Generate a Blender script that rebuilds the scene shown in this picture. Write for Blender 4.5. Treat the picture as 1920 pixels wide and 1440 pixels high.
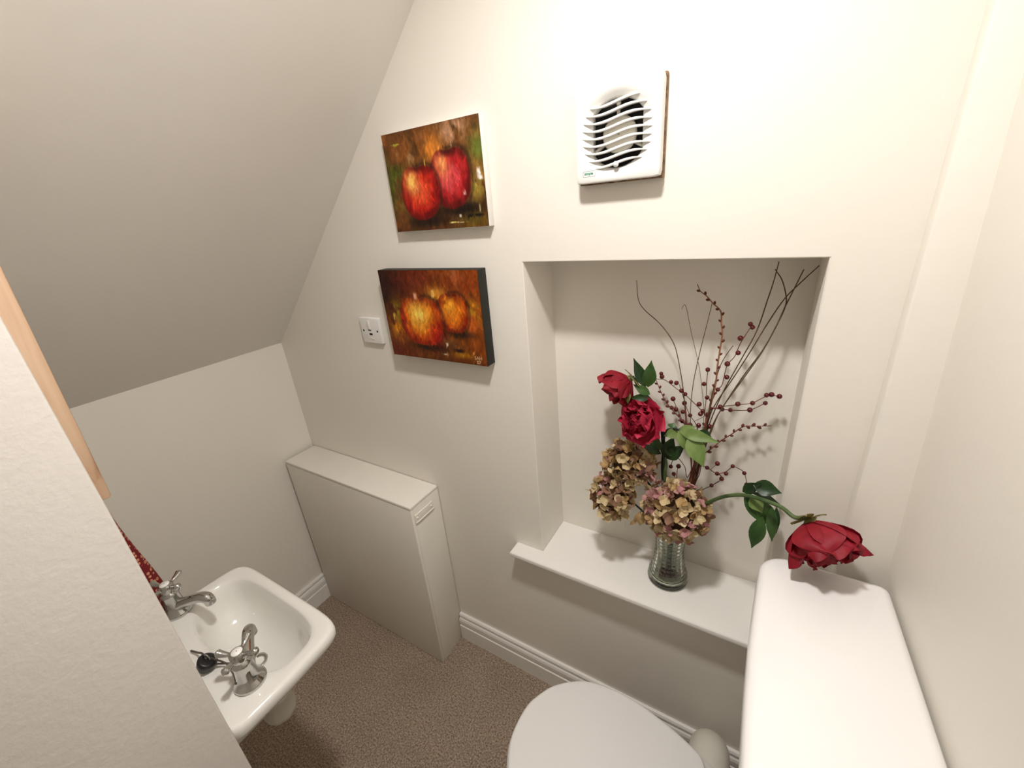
import bpy, bmesh, math, random
import numpy as np
from mathutils import Vector, Matrix, Quaternion

for o in list(bpy.data.objects):
    bpy.data.objects.remove(o, do_unlink=True)
S = bpy.context.scene
C = S.collection
PI = math.pi

# ------------------------------------------------------------------ camera
F_PX = 790.4667
CAM = Vector((1.6207, -0.8811, 1.6152))
PITCH, YAW, ROLL = -0.3926, 0.5722, -0.0895
_cp, _sp, _cy, _sy = math.cos(PITCH), math.sin(PITCH), math.cos(YAW), math.sin(YAW)
FWD = Vector((-_sy * _cp, _cy * _cp, _sp))
_r = Vector((_cy, _sy, 0)); _u = _r.cross(FWD)
RGT = _r * math.cos(ROLL) + _u * math.sin(ROLL)
UPV = _u * math.cos(ROLL) - _r * math.sin(ROLL)
cam = bpy.data.objects.new('camera', bpy.data.cameras.new('camera'))
C.objects.link(cam)
cam.data.sensor_width = 36.0
cam.data.lens = F_PX / 1920 * 36.0
cam.data.clip_start = 0.01
m = Matrix((RGT, UPV, -FWD)).transposed().to_4x4(); m.translation = CAM
cam.matrix_world = m
S.camera = cam

# ------------------------------------------------------------------ world, exposure
w = bpy.data.worlds.new('world'); S.world = w; w.use_nodes = True
w.node_tree.nodes['Background'].inputs[0].default_value = (1.0, 0.93, 0.84, 1)
w.node_tree.nodes['Background'].inputs[1].default_value = 0.05
S.view_settings.view_transform = 'Standard'
S.view_settings.look = 'None'
S.view_settings.gamma = 1.0
S.view_settings.use_curve_mapping = False
S.view_settings.exposure = 0.80
LAMP_STRENGTH = 245.0        # opal ceiling lamp over the toilet
HALL_FILL_STRENGTH = 2.0 # unseen fill lamp added in the hall behind the open doorway
LAMP_POS = (1.40, -0.55)

# ------------------------------------------------------------------ helpers
def at(px, py, axis, val):
    """point where the sight line of photo pixel (px,py) meets the plane axis=val"""
    d = FWD + RGT * ((px - 960) / F_PX) - UPV * ((py - 720) / F_PX)
    return CAM + d * ((val - CAM[axis]) / d[axis])

WLOC = {}
def obj(name, me, mat=None, parent=None, M=None, label=None):
    o = bpy.data.objects.new(name, me); C.objects.link(o)
    if mat is not None and len(me.materials) == 0: me.materials.append(mat)
    if parent is not None:
        o.parent = parent
        o.matrix_parent_inverse = WLOC.get(parent.name, Matrix.Identity(4)).inverted()
    if M is not None:
        o.matrix_basis = M
        WLOC[o.name] = M
    if label: o['label'] = label
    return o
def tag(o, label, cat, group=None):
    o['label'] = label; o['category'] = cat
    if group: o['group'] = group
    return o
def thing(name, loc, label, cat, group=None):
    o = bpy.data.objects.new(name, None); C.objects.link(o)
    o.location = loc; o.empty_display_size = 0.05
    WLOC[o.name] = Matrix.Translation(Vector(loc))
    return tag(o, label, cat, group)
def struct(name, me, mat, parent=None):
    o = obj(name, me, mat, parent)
    if parent is None: o['kind'] = 'structure'
    return o
def mesh(name, vs, fs, smooth=True):
    me = bpy.data.meshes.new(name)
    me.from_pydata([tuple(v) for v in vs], [], fs); me.update()
    if smooth:
        me.polygons.foreach_set('use_smooth', [True] * len(me.polygons))
    return me
def from_bm(name, bm, smooth=False):
    bmesh.ops.recalc_face_normals(bm, faces=bm.faces)
    me = bpy.data.meshes.new(name); bm.to_mesh(me); bm.free()
    if smooth: me.polygons.foreach_set('use_smooth', [True] * len(me.polygons))
    return me
def sharp(me, ang=0.6):
    try: me.set_sharp_from_angle(angle=ang)
    except Exception: pass
    return me
def box(name, x0, x1, y0, y1, z0, z1, bev=0.0, seg=2):
    bm = bmesh.new()
    bmesh.ops.create_cube(bm, size=1)
    for v in bm.verts:
        v.co = Vector(((x0 + x1) / 2 + v.co.x * (x1 - x0), (y0 + y1) / 2 + v.co.y * (y1 - y0), (z0 + z1) / 2 + v.co.z * (z1 - z0)))
    if bev > 0:
        bmesh.ops.bevel(bm, geom=list(bm.edges), offset=bev, segments=seg, affect='EDGES', profile=0.5)
    me = from_bm(name, bm, bev > 0)
    return sharp(me) if bev > 0 else me
def merge(name, meshes, smooth=True):
    vs, fs = [], []
    for me in meshes:
        b = len(vs)
        vs += [tuple(v.co) for v in me.vertices]
        fs += [[b + i for i in p.vertices] for p in me.polygons]
    me = mesh(name, vs, fs, smooth)
    return sharp(me)
def catmull(pts, n=6):
    pts = [Vector(p) for p in pts]
    if len(pts) < 3: return pts
    P = [pts[0] * 2 - pts[1]] + pts + [pts[-1] * 2 - pts[-2]]
    out = []
    for i in range(1, len(P) - 2):
        for k in range(n):
            t = k / n
            a, b, c, d = P[i - 1], P[i], P[i + 1], P[i + 2]
            out.append(0.5 * ((2 * b) + (c - a) * t + (2 * a - 5 * b + 4 * c - d) * t * t + (3 * b - a - 3 * c + d) * t ** 3))
    out.append(pts[-1])
    return out
def tube(name, pts, r, seg=8, smooth_n=5, cap=True, aspect=1.0):
    P = catmull(pts, smooth_n) if smooth_n else [Vector(p) for p in pts]
    n = len(P)
    def rad(t):
        if not isinstance(r, (list, tuple)): return r
        x = t * (len(r) - 1); i = min(int(x), len(r) - 2)
        return r[i] + (r[i + 1] - r[i]) * (x - i)
    vs, fs = [], []
    T0 = (P[1] - P[0]).normalized()
    N = T0.orthogonal().normalized()
    for i in range(n):
        T = (P[min(i + 1, n - 1)] - P[max(i - 1, 0)]).normalized()
        N = (N - T * N.dot(T))
        N = N.normalized() if N.length > 1e-6 else T.orthogonal().normalized()
        B = T.cross(N)
        rr = rad(i / (n - 1))
        for k in range(seg):
            a = 2 * PI * k / seg
            vs.append(P[i] + (N * math.cos(a) * aspect + B * math.sin(a)) * rr)
    for i in range(n - 1):
        for k in range(seg):
            fs.append([i * seg + k, i * seg + (k + 1) % seg, (i + 1) * seg + (k + 1) % seg, (i + 1) * seg + k])
    if cap:
        fs.append(list(range(seg))[::-1]); fs.append([(n - 1) * seg + k for k in range(seg)])
    return mesh(name, vs, fs)
def loft(name, rings, cap0=True, cap1=True, smooth=True):
    n = len(rings[0]); vs = [p for rg in rings for p in rg]; fs = []
    for i in range(len(rings) - 1):
        for k in range(n):
            fs.append([i * n + k, i * n + (k + 1) % n, (i + 1) * n + (k + 1) % n, (i + 1) * n + k])
    if cap0: fs.append(list(range(n))[::-1])
    if cap1: fs.append([(len(rings) - 1) * n + k for k in range(n)])
    return mesh(name, vs, fs, smooth)
def lathe(name, prof, centre, axis=Vector((0, 0, 1)), seg=32, cap0=False, cap1=False, mod=None):
    """prof: (r, h) pairs along axis"""
    axis = Vector(axis).normalized(); a = axis.orthogonal().normalized(); b = axis.cross(a)
    if abs(axis.z) > 0.99: a, b = Vector((1, 0, 0)), Vector((0, 1 if axis.z > 0 else -1, 0))
    rings = []
    for i, (r, h) in enumerate(prof):
        rg = []
        for k in range(seg):
            t = 2 * PI * k / seg
            rr = r * (mod(i, t, h) if mod else 1)
            rg.append(Vector(centre) + axis * h + (a * math.cos(t) + b * math.sin(t)) * rr)
        rings.append(rg)
    return loft(name, rings, cap0, cap1)
def ball(name, c, r, u=10, v=7, sz=1.0):
    prof = [(max(1e-4, r * math.sin(PI * i / v)), -r * sz * math.cos(PI * i / v)) for i in range(v + 1)]
    return lathe(name, prof, c, seg=u)
def frame_to(axis, spin=0.0):
    """rotation taking +Z to axis"""
    q = Vector((0, 0, 1)).rotation_difference(Vector(axis).normalized())
    return (q @ Quaternion((0, 0, 1), spin)).to_matrix().to_4x4()

# ------------------------------------------------------------------ materials
def nodes(name):
    mt = bpy.data.materials.new(name); mt.use_nodes = True
    nt = mt.node_tree
    return mt, nt, nt.nodes['Principled BSDF']
def ramp(nt, stops):
    r = nt.nodes.new('ShaderNodeValToRGB'); el = r.color_ramp.elements
    while len(el) < len(stops): el.new(0.5)
    for e, (p, c) in zip(el, stops):
        e.position = p; e.color = (*c, 1)
    return r
def mat(name, c1, c2=None, scale=20.0, rough=0.5, metal=0.0, bump=0.0, bscale=None, bdist=0.001, coat=0.0, detail=4.0, spec=0.5,
        trans=0.0, ior=1.45, sss=0.0, lo=0.3, hi=0.7, coord='Object', stretch=None):
    mt, nt, b = nodes(name); L = nt.links
    tc = nt.nodes.new('ShaderNodeTexCoord')
    src = tc.outputs[coord]
    if stretch:
        mp = nt.nodes.new('ShaderNodeMapping'); mp.inputs['Scale'].default_value = stretch
        L.new(src, mp.inputs[0]); src = mp.outputs[0]
    n = nt.nodes.new('ShaderNodeTexNoise'); n.inputs['Scale'].default_value = scale; n.inputs['Detail'].default_value = detail
    L.new(src, n.inputs['Vector'])
    r = ramp(nt, [(lo, c1), (hi, c2 or c1)])
    L.new(n.outputs[0], r.inputs[0]); L.new(r.outputs[0], b.inputs['Base Color'])
    b.inputs['Roughness'].default_value = rough; b.inputs['Metallic'].default_value = metal
    b.inputs['Specular IOR Level'].default_value = spec; b.inputs['Coat Weight'].default_value = coat
    b.inputs['Transmission Weight'].default_value = trans; b.inputs['IOR'].default_value = ior
    if sss:
        b.inputs['Subsurface Weight'].default_value = sss; b.inputs['Subsurface Scale'].default_value = 0.01
    if bump:
        n2 = nt.nodes.new('ShaderNodeTexNoise'); n2.inputs['Scale'].default_value = bscale or scale; n2.inputs['Detail'].default_value = 6
        L.new(src, n2.inputs['Vector'])
        bp = nt.nodes.new('ShaderNodeBump'); bp.inputs['Strength'].default_value = bump; bp.inputs['Distance'].default_value = bdist
        L.new(n2.outputs[0], bp.inputs['Height']); L.new(bp.outputs[0], b.inputs['Normal'])
    return mt
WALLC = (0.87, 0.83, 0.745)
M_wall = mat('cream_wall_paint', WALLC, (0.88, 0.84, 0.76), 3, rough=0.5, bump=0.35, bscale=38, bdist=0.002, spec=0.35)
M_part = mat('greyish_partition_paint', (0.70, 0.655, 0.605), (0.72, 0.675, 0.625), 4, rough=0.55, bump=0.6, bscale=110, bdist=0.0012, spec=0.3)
M_ceil = mat('matt_ceiling_paint', (0.85, 0.82, 0.765), (0.865, 0.835, 0.78), 3, rough=0.75, bump=0.3, bscale=30, bdist=0.002, spec=0.2)
M_gloss = mat('white_gloss_paint', (0.88, 0.86, 0.81), (0.89, 0.87, 0.82), 8, rough=0.28, bump=0.05, bscale=60)
M_boxing = mat('cream_boxing_paint', (0.84, 0.80, 0.715), (0.87, 0.83, 0.75), 5, rough=0.5, bump=0.4, bscale=130, bdist=0.0008, spec=0.35)
M_cer = mat('white_ceramic', (0.80, 0.785, 0.73), (0.81, 0.795, 0.745), 5, rough=0.09, spec=0.5, coat=0.3)
M_cerw = mat('bright_white_ceramic', (0.86, 0.84, 0.82), (0.87, 0.85, 0.83), 5, rough=0.16, spec=0.5)
M_seat = mat('white_seat_plastic', (0.80, 0.785, 0.765), (0.81, 0.795, 0.775), 5, rough=0.3)
M_plast = mat('white_plastic', (0.85, 0.84, 0.80), (0.86, 0.85, 0.81), 9, rough=0.28)
M_plastc = mat('cream_plastic', (0.80, 0.76, 0.66), (0.81, 0.77, 0.67), 9, rough=0.4)
M_pipe = mat('cream_pipe_plastic', (0.74, 0.71, 0.62), (0.76, 0.73, 0.64), 9, rough=0.4)
M_chrome = mat('chrome', (0.50, 0.50, 0.48), (0.55, 0.55, 0.53), 30, rough=0.08, metal=1.0)
M_black = mat('black_rubber', (0.008, 0.008, 0.009), (0.015, 0.014, 0.015), 40, rough=0.4)
M_dark = mat('dark_void', (0.012, 0.010, 0.008), (0.02, 0.018, 0.015), 20, rough=0.8)
M_chain = mat('dark_bead_chain', (0.10, 0.09, 0.08), (0.16, 0.14, 0.12), 40, rough=0.35, metal=0.8)
M_brown = mat('brown_dirty_sealant', (0.06, 0.028, 0.012), (0.36, 0.22, 0.12), 90, rough=0.8, bump=0.5, bscale=200)
M_green = mat('green_print', (0.01, 0.22, 0.12), (0.012, 0.24, 0.13), 30, rough=0.5)
M_greyp = mat('grey_green_print', (0.16, 0.22, 0.17), (0.18, 0.24, 0.19), 30, rough=0.5)
M_canvasw = mat('white_canvas_edge', (0.84, 0.82, 0.78), (0.86, 0.84, 0.80), 300, rough=0.8, bump=0.2, bscale=900)
M_canvasd = mat('black_green_canvas_edge', (0.007, 0.007, 0.004), (0.014, 0.013, 0.008), 60, rough=0.6, bump=0.3, bscale=700)
M_sig = mat('tan_signature_paint', (0.62, 0.38, 0.20), (0.70, 0.46, 0.26), 60, rough=0.6)
M_stem = mat('green_stem', (0.03, 0.07, 0.02), (0.10, 0.15, 0.05), 40, rough=0.5)
M_stemd = mat('dark_stem', (0.006, 0.010, 0.006), (0.02, 0.03, 0.015), 60, rough=0.5)
M_twig = mat('brown_twig', (0.055, 0.030, 0.014), (0.12, 0.07, 0.035), 120, rough=0.7)
M_twigr = mat('red_brown_twig', (0.09, 0.018, 0.014), (0.22, 0.07, 0.04), 90, rough=0.6)
M_twigo = mat('orange_brown_twig', (0.22, 0.09, 0.04), (0.34, 0.15, 0.07), 70, rough=0.6)
M_berry = mat('burgundy_berry', (0.075, 0.004, 0.007), (0.12, 0.007, 0.011), 60, rough=0.18, coat=0.4)
M_bud = mat('dark_red_bud', (0.06, 0.007, 0.008), (0.13, 0.022, 0.018), 90, rough=0.5)
M_lens_brown = mat('dark_gap_filler', (0.06, 0.035, 0.02), (0.14, 0.085, 0.045), 60, rough=0.9)  # brown of the inner stalks, kept dark to give shade between florets

def petal_mat(name, c1, c2, rough=0.6, translucency=0.2):
    mt = mat(name, c1, c2, 45, rough=rough, bump=0.25, bscale=260, bdist=0.0008, stretch=(1, 1, 0.35))
    nt = mt.node_tree; b = nt.nodes['Principled BSDF']; out = nt.nodes['Material Output']
    tr = nt.nodes.new('ShaderNodeBsdfTranslucent'); mx = nt.nodes.new('ShaderNodeMixShader'); mx.inputs[0].default_value = translucency
    src = b.inputs['Base Color'].links[0].from_socket
    nt.links.new(src, tr.inputs[0]); nt.links.new(b.outputs[0], mx.inputs[1]); nt.links.new(tr.outputs[0], mx.inputs[2])
    nt.links.new(mx.outputs[0], out.inputs[0])
    return mt
M_pet = petal_mat('crimson_petal', (0.20, 0.003, 0.010), (0.36, 0.012, 0.028))
M_petp = petal_mat('pink_crimson_petal', (0.36, 0.006, 0.028), (0.58, 0.035, 0.085))
M_leaf = petal_mat('green_leaf', (0.022, 0.065, 0.014), (0.07, 0.15, 0.035), 0.4)
M_leafl = petal_mat('light_green_leaf', (0.12, 0.21, 0.045), (0.24, 0.33, 0.11), 0.45)
M_leafd = petal_mat('dark_green_leaf', (0.010, 0.030, 0.010), (0.03, 0.075, 0.02), 0.35)
M_sepal = petal_mat('olive_sepal', (0.14, 0.13, 0.03), (0.30, 0.27, 0.08), 0.5)
M_hyd = [petal_mat('cream_dried_floret', (0.58, 0.44, 0.22), (0.80, 0.66, 0.42), 0.7),
         petal_mat('mauve_dried_floret', (0.42, 0.18, 0.19), (0.62, 0.34, 0.30), 0.7),
         petal_mat('tan_dried_floret', (0.33, 0.19, 0.07), (0.62, 0.43, 0.20), 0.7),
         petal_mat('brown_dried_floret', (0.17, 0.085, 0.05), (0.38, 0.21, 0.13), 0.7)]

def carpet():
    mt, nt, b = nodes('beige_carpet'); L = nt.links
    tc = nt.nodes.new('ShaderNodeTexCoord')
    v = nt.nodes.new('ShaderNodeTexVoronoi'); v.inputs['Scale'].default_value = 260
    L.new(tc.outputs['Object'], v.inputs['Vector'])
    n = nt.nodes.new('ShaderNodeTexNoise'); n.inputs['Scale'].default_value = 190; n.inputs['Detail'].default_value = 3
    L.new(tc.outputs['Object'], n.inputs['Vector'])
    r = ramp(nt, [(0.32, (0.22, 0.155, 0.105)), (0.5, (0.42, 0.32, 0.24)), (0.68, (0.62, 0.50, 0.40))])
    L.new(n.outputs[0], r.inputs[0])
    n3 = nt.nodes.new('ShaderNodeTexNoise'); n3.inputs['Scale'].default_value = 5
    L.new(tc.outputs['Object'], n3.inputs['Vector'])
    r3 = ramp(nt, [(0.3, (0.86, 0.86, 0.86)), (0.7, (1, 1, 1))]); L.new(n3.outputs[0], r3.inputs[0])
    mx = nt.nodes.new('ShaderNodeMix'); mx.data_type = 'RGBA'; mx.blend_type = 'MULTIPLY'; mx.inputs[0].default_value = 1
    L.new(r.outputs[0], mx.inputs[6]); L.new(r3.outputs[0], mx.inputs[7]); L.new(mx.outputs[2], b.inputs['Base Color'])
    b.inputs['Roughness'].default_value = 0.95; b.inputs['Specular IOR Level'].default_value = 0.1
    bp = nt.nodes.new('ShaderNodeBump'); bp.inputs['Strength'].default_value = 0.9; bp.inputs['Distance'].default_value = 0.004
    L.new(v.outputs['Distance'], bp.inputs['Height']); L.new(bp.outputs[0], b.inputs['Normal'])
    return mt
M_carpet = carpet()

def pine():
    mt, nt, b = nodes('pale_pine_wood'); L = nt.links
    tc = nt.nodes.new('ShaderNodeTexCoord'); mp = nt.nodes.new('ShaderNodeMapping')
    mp.inputs['Scale'].default_value = (9, 9, 1.2); L.new(tc.outputs['Object'], mp.inputs[0])
    n = nt.nodes.new('ShaderNodeTexNoise'); n.inputs['Scale'].default_value = 4; n.inputs['Detail'].default_value = 5; n.inputs['Distortion'].default_value = 1.2
    L.new(mp.outputs[0], n.inputs['Vector'])
    r = ramp(nt, [(0.32, (0.36, 0.19, 0.10)), (0.44, (0.55, 0.36, 0.23)), (0.7, (0.64, 0.455, 0.31))])
    L.new(n.outputs[0], r.inputs[0])
    v = nt.nodes.new('ShaderNodeTexVoronoi'); v.inputs['Scale'].default_value = 9; L.new(tc.outputs['Object'], v.inputs['Vector'])
    kr = ramp(nt, [(0.02, (0.25, 0.11, 0.05)), (0.10, (1, 1, 1))]); L.new(v.outputs['Distance'], kr.inputs[0])
    mx = nt.nodes.new('ShaderNodeMix'); mx.data_type = 'RGBA'; mx.blend_type = 'MULTIPLY'; mx.inputs[0].default_value = 1
    L.new(r.outputs[0], mx.inputs[6]); L.new(kr.outputs[0], mx.inputs[7]); L.new(mx.outputs[2], b.inputs['Base Color'])
    b.inputs['Roughness'].default_value = 0.5
    return mt
M_pine = pine()

def towel_mat():
    mt, nt, b = nodes('maroon_floral_cloth'); L = nt.links
    tc = nt.nodes.new('ShaderNodeTexCoord')
    v = nt.nodes.new('ShaderNodeTexVoronoi'); v.inputs['Scale'].default_value = 95; v.inputs['Randomness'].default_value = 0.7
    L.new(tc.outputs['Object'], v.inputs['Vector'])
    r = ramp(nt, [(0.12, (0.20, 0.012, 0.010)), (0.17, (0.62, 0.30, 0.18)), (0.33, (0.58, 0.24, 0.14)), (0.40, (0.17, 0.006, 0.008))])
    L.new(v.outputs['Distance'], r.inputs[0])
    L.new(r.outputs[0], b.inputs['Base Color']); b.inputs['Roughness'].default_value = 0.9
    return mt
M_towel = towel_mat()

def glass_mat():
    mt, nt, b = nodes('pressed_glass')
    b.inputs['Base Color'].default_value = (0.80, 0.84, 0.74, 1)
    b.inputs['Transmission Weight'].default_value = 1.0; b.inputs['IOR'].default_value = 1.48
    n = nt.nodes.new('ShaderNodeTexNoise'); n.inputs['Scale'].default_value = 30
    r = ramp(nt, [(0.3, (0.02, 0.02, 0.02)), (0.7, (0.06, 0.06, 0.06))])
    nt.links.new(n.outputs[0], r.inputs[0]); nt.links.new(r.outputs[0], b.inputs['Roughness'])
    return mt
M_glass = glass_mat()
def emis(name, col, strength):
    mt, nt, b = nodes(name)
    b.inputs['Base Color'].default_value = (0.9, 0.88, 0.82, 1)
    b.inputs['Emission Color'].default_value = (*col, 1); b.inputs['Emission Strength'].default_value = strength
    return mt

# ================================================================== the room
NX0, NX1, NZ0, NZ1, ND = 1.1126, 1.6935, 0.6217, 1.4977, 0.152
SLZ, SLK = 1.2072, 0.9247
CEIL = 2.32
YW, XE = -0.79, 0.968
XTOP = (CEIL - SLZ) / SLK
def xr(y): return 1.857 + 0.052 * (-y - 0.035)

struct('floor', box('floor', -0.1, 2.1, -2.4, 0.0, -0.05, 0.0), M_carpet)

def wall_back():
    bm = bmesh.new()
    X = [-0.1, NX0, NX1, 2.1]; Z = [-0.05, NZ0 - 0.019, NZ1, CEIL + 0.05]
    vg = {}
    for i, x in enumerate(X):
        for j, z in enumerate(Z): vg[i, j] = bm.verts.new((x, 0, z))
    for i in range(3):
        for j in range(3):
            if (i, j) != (1, 1): bm.faces.new([vg[i, j], vg[i + 1, j], vg[i + 1, j + 1], vg[i, j + 1]])
    b = [bm.verts.new((x, ND, z)) for x, z in ((NX0, Z[1]), (NX1, Z[1]), (NX1, NZ1), (NX0, NZ1))]
    f = [vg[1, 1], vg[2, 1], vg[2, 2], vg[1, 2]]
    for k in range(4): bm.faces.new([f[k], f[(k + 1) % 4], b[(k + 1) % 4], b[k]])
    bm.faces.new(b)
    edges = [e for e in bm.edges if {e.verts[0], e.verts[1]} in ({f[1], f[2]}, {f[2], f[3]}, {f[3], f[0]})]
    bmesh.ops.bevel(bm, geom=edges, offset=0.004, segments=3, affect='EDGES', profile=0.5)
    # outer skin
    o = [bm.verts.new(p) for p in ((-0.1, 0.24, -0.05), (2.1, 0.24, -0.05), (2.1, 0.24, CEIL + 0.05), (-0.1, 0.24, CEIL + 0.05))]
    bm.faces.new(o)
    return sharp(from_bm('wall_back', bm, True), 0.5)
struct('wall_back', wall_back(), M_wall)
struct('wall_left', box('wall_left', -0.1, 0.0, YW, 0.0, 0.0, SLZ + 0.02), M_wall)
# right wall, a little out of square
vs = [(xr(0), 0, 0), (xr(-2.4), -2.4, 0), (2.1, -2.4, 0), (2.1, 0, 0)]
def lean(z): return 0.040 * (1.4 - z)
struct('wall_right', mesh('wall_right', [(x + (lean(z) if i < 2 else 0), y, z) for z in (0, CEIL) for i, (x, y, _) in enumerate(vs)],
       [[0, 1, 5, 4], [1, 2, 6, 5], [2, 3, 7, 6], [3, 0, 4, 7], [0, 3, 2, 1], [4, 5, 6, 7]], False), M_wall)
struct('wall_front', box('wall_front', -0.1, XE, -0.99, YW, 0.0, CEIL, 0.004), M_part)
struct('wall_hall_left', box('wall_hall_left', 0.1, 0.2, -2.4, -0.99, 0.0, CEIL), M_wall)
struct('wall_hall_back', box('wall_hall_back', 0.1, 2.1, -2.5, -2.4, 0.0, CEIL), M_wall)
# sloping soffit under the stairs
vs = [(0, SLZ), (XTOP, CEIL), (XTOP, CEIL + 0.1), (-0.1, SLZ + 0.02)]
struct('ceiling_slope', mesh('ceiling_slope', [(x, y, z) for y in (YW, 0.0) for x, z in vs],
       [[0, 1, 5, 4], [1, 2, 6, 5], [2, 3, 7, 6], [3, 0, 4, 7], [0, 3, 2, 1], [4, 5, 6, 7]], False), M_ceil)
struct('ceiling', box('ceiling', 0.1, 2.1, -2.4, 0.0, CEIL, CEIL + 0.06), M_ceil)
# upright boxed strip in the corner
struct('trim_1', box('trim_1', 1.801, xr(-0.035) + 0.07, -0.036, 0.002, 0.0, CEIL, 0.004, 3), M_wall)

def skirting(name, p0, p1, normal, h=0.131):
    prof = [(0.0, 0.0), (0.018, 0.0), (0.018, 0.072), (0.014, 0.0745), (0.0135, 0.080), (0.0165, 0.084), (0.0165, 0.100), (0.014, 0.108),
            (0.0095, 0.113), (0.0115, 0.118), (0.0115, 0.125), (0.008, h), (0.0, h)]
    n = Vector(normal)
    a = [Vector(p0) + n * d + Vector((0, 0, z)) for d, z in prof]
    b = [Vector(p1) + n * d + Vector((0, 0, z)) for d, z in prof]
    k = len(prof)
    me = mesh(name, a + b, [[i, (i + 1) % k, k + (i + 1) % k, k + i] for i in range(k)] + [list(range(k)), [k + i for i in range(k)][::-1]], False)
    return struct(name, me, M_gloss)
skirting('baseboard_back', (0.709, 0, 0), (1.80, 0, 0), (0, -1, 0))
skirting('baseboard_left', (0, YW, 0), (0, -0.002, 0), (1, 0, 0))
skirting('baseboard_front', (0.02, YW, 0), (XE, YW, 0), (0, 1, 0))

# ceiling lamps (out of the picture, the hall one is added as fill light)
M_baffle = mat('bronze_lamp_baffle', (0.10, 0.085, 0.07), (0.12, 0.10, 0.085), 20, rough=0.5)
def ceiling_lamp(x, y, r, strength, label):
    t = thing('ceiling_lamp', (x, y, CEIL), label, 'lamp')
    obj('base', lathe('lamp_base', [(r * 1.06, 0), (r * 1.06, -0.040), (r * 1.03, -0.042), (r * 1.0, -0.040), (r * 1.0, -0.012)], (x, y, CEIL), seg=40, cap0=True), M_baffle, t)
    prof = [(max(0.002, r * 0.99 * math.cos(a)), -0.020 - r * 0.14 * math.sin(a)) for a in [i * PI / 16 for i in range(9)]]
    obj('diffuser', lathe('lamp_diffuser', prof, (x, y, CEIL), seg=40, cap1=True), emis('lamp_glow', (1.0, 0.962, 0.935), strength), t)
ceiling_lamp(LAMP_POS[0], LAMP_POS[1], 0.062, LAMP_STRENGTH, 'round opal ceiling lamp above the toilet')
ceiling_lamp(1.15, -1.75, 0.15, HALL_FILL_STRENGTH, 'unseen round fill lamp added in the hall behind the doorway')

# ================================================================== window board (shelf of the niche)
def shelf():
    z1, z0 = NZ0, NZ0 - 0.019
    xl, xrr = 1.0188, 1.785
    bm = bmesh.new()
    pts = [(xl, -0.0497), (xrr, -0.0497), (xrr, -0.0005), (NX1 - 0.0006, -0.0005), (NX1 - 0.0006, ND - 0.0006), (NX0 + 0.0006, ND - 0.0006), (NX0 + 0.0006, -0.0005), (xl, -0.0005)]
    a = [bm.verts.new((x, y, z0)) for x, y in pts]; b = [bm.verts.new((x, y, z1)) for x, y in pts]
    bm.faces.new(b); bm.faces.new(a[::-1])
    for k in range(8): bm.faces.new([a[k], a[(k + 1) % 8], b[(k + 1) % 8], b[k]])
    es = [e for e in bm.edges if all(v.co.y < -0.04 for v in e.verts) and abs(e.verts[0].co.z - e.verts[1].co.z) < 1e-6]
    es += [e for e in bm.edges if all(v.co.x < xl + 1e-4 for v in e.verts) and abs(e.verts[0].co.z - e.verts[1].co.z) < 1e-6]
    bmesh.ops.bevel(bm, geom=es, offset=0.006, segments=3, affect='EDGES', profile=0.5)
    return sharp(from_bm('shelf', bm, True), 0.5)
tag(obj('shelf_board', shelf(), M_gloss), 'white gloss painted board forming the sill of the wall niche', 'shelf')

# ================================================================== painted boxing
t = thing('pipe_boxing', (0.36, -0.07, 0), 'tall narrow cream painted boxing standing on the carpet in the corner', 'boxing')
BX0, BX1, BD, BH = 0.0195, 0.7072, 0.1385, 0.7496
obj('carcass', box('carcass', BX0, BX1 - 0.012, -BD + 0.012, -0.002, 0.001, BH - 0.012), M_boxing, t)
obj('front_panel', box('front_panel', BX0, BX1, -BD, -BD + 0.0118, 0.001, BH - 0.0123, 0.002), M_boxing, t)
obj('end_panel', box('end_panel', BX1 - 0.0118, BX1, -BD + 0.0121, -0.003, 0.001, BH - 0.0123, 0.0015), M_boxing, t)
obj('top_panel', box('top_panel', BX0, BX1 + 0.0005, -BD - 0.0005, -0.002, BH - 0.012, BH, 0.003, 3), M_boxing, t)
pl = obj('handle_plate', merge('handle_plate', [box('a', BX1, BX1 + 0.003, -0.127, -0.041, 0.682, 0.708, 0.001),
         tube('b', [(BX1 + 0.003, -0.126, 0.683), (BX1 + 0.005, -0.122, 0.6825), (BX1 + 0.005, -0.046, 0.6825), (BX1 + 0.003, -0.042, 0.683)], 0.0022, 6, 2),
         tube('c', [(BX1 + 0.002, -0.127, 0.709), (BX1 + 0.002, -0.041, 0.709)], 0.0018, 6, 0)]), M_boxing, t)
for y in (-0.118, -0.05):
    obj('screw', ball('screw', (BX1 + 0.003, y, 0.697), 0.0042, 10, 6), M_boxing, pl)

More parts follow.
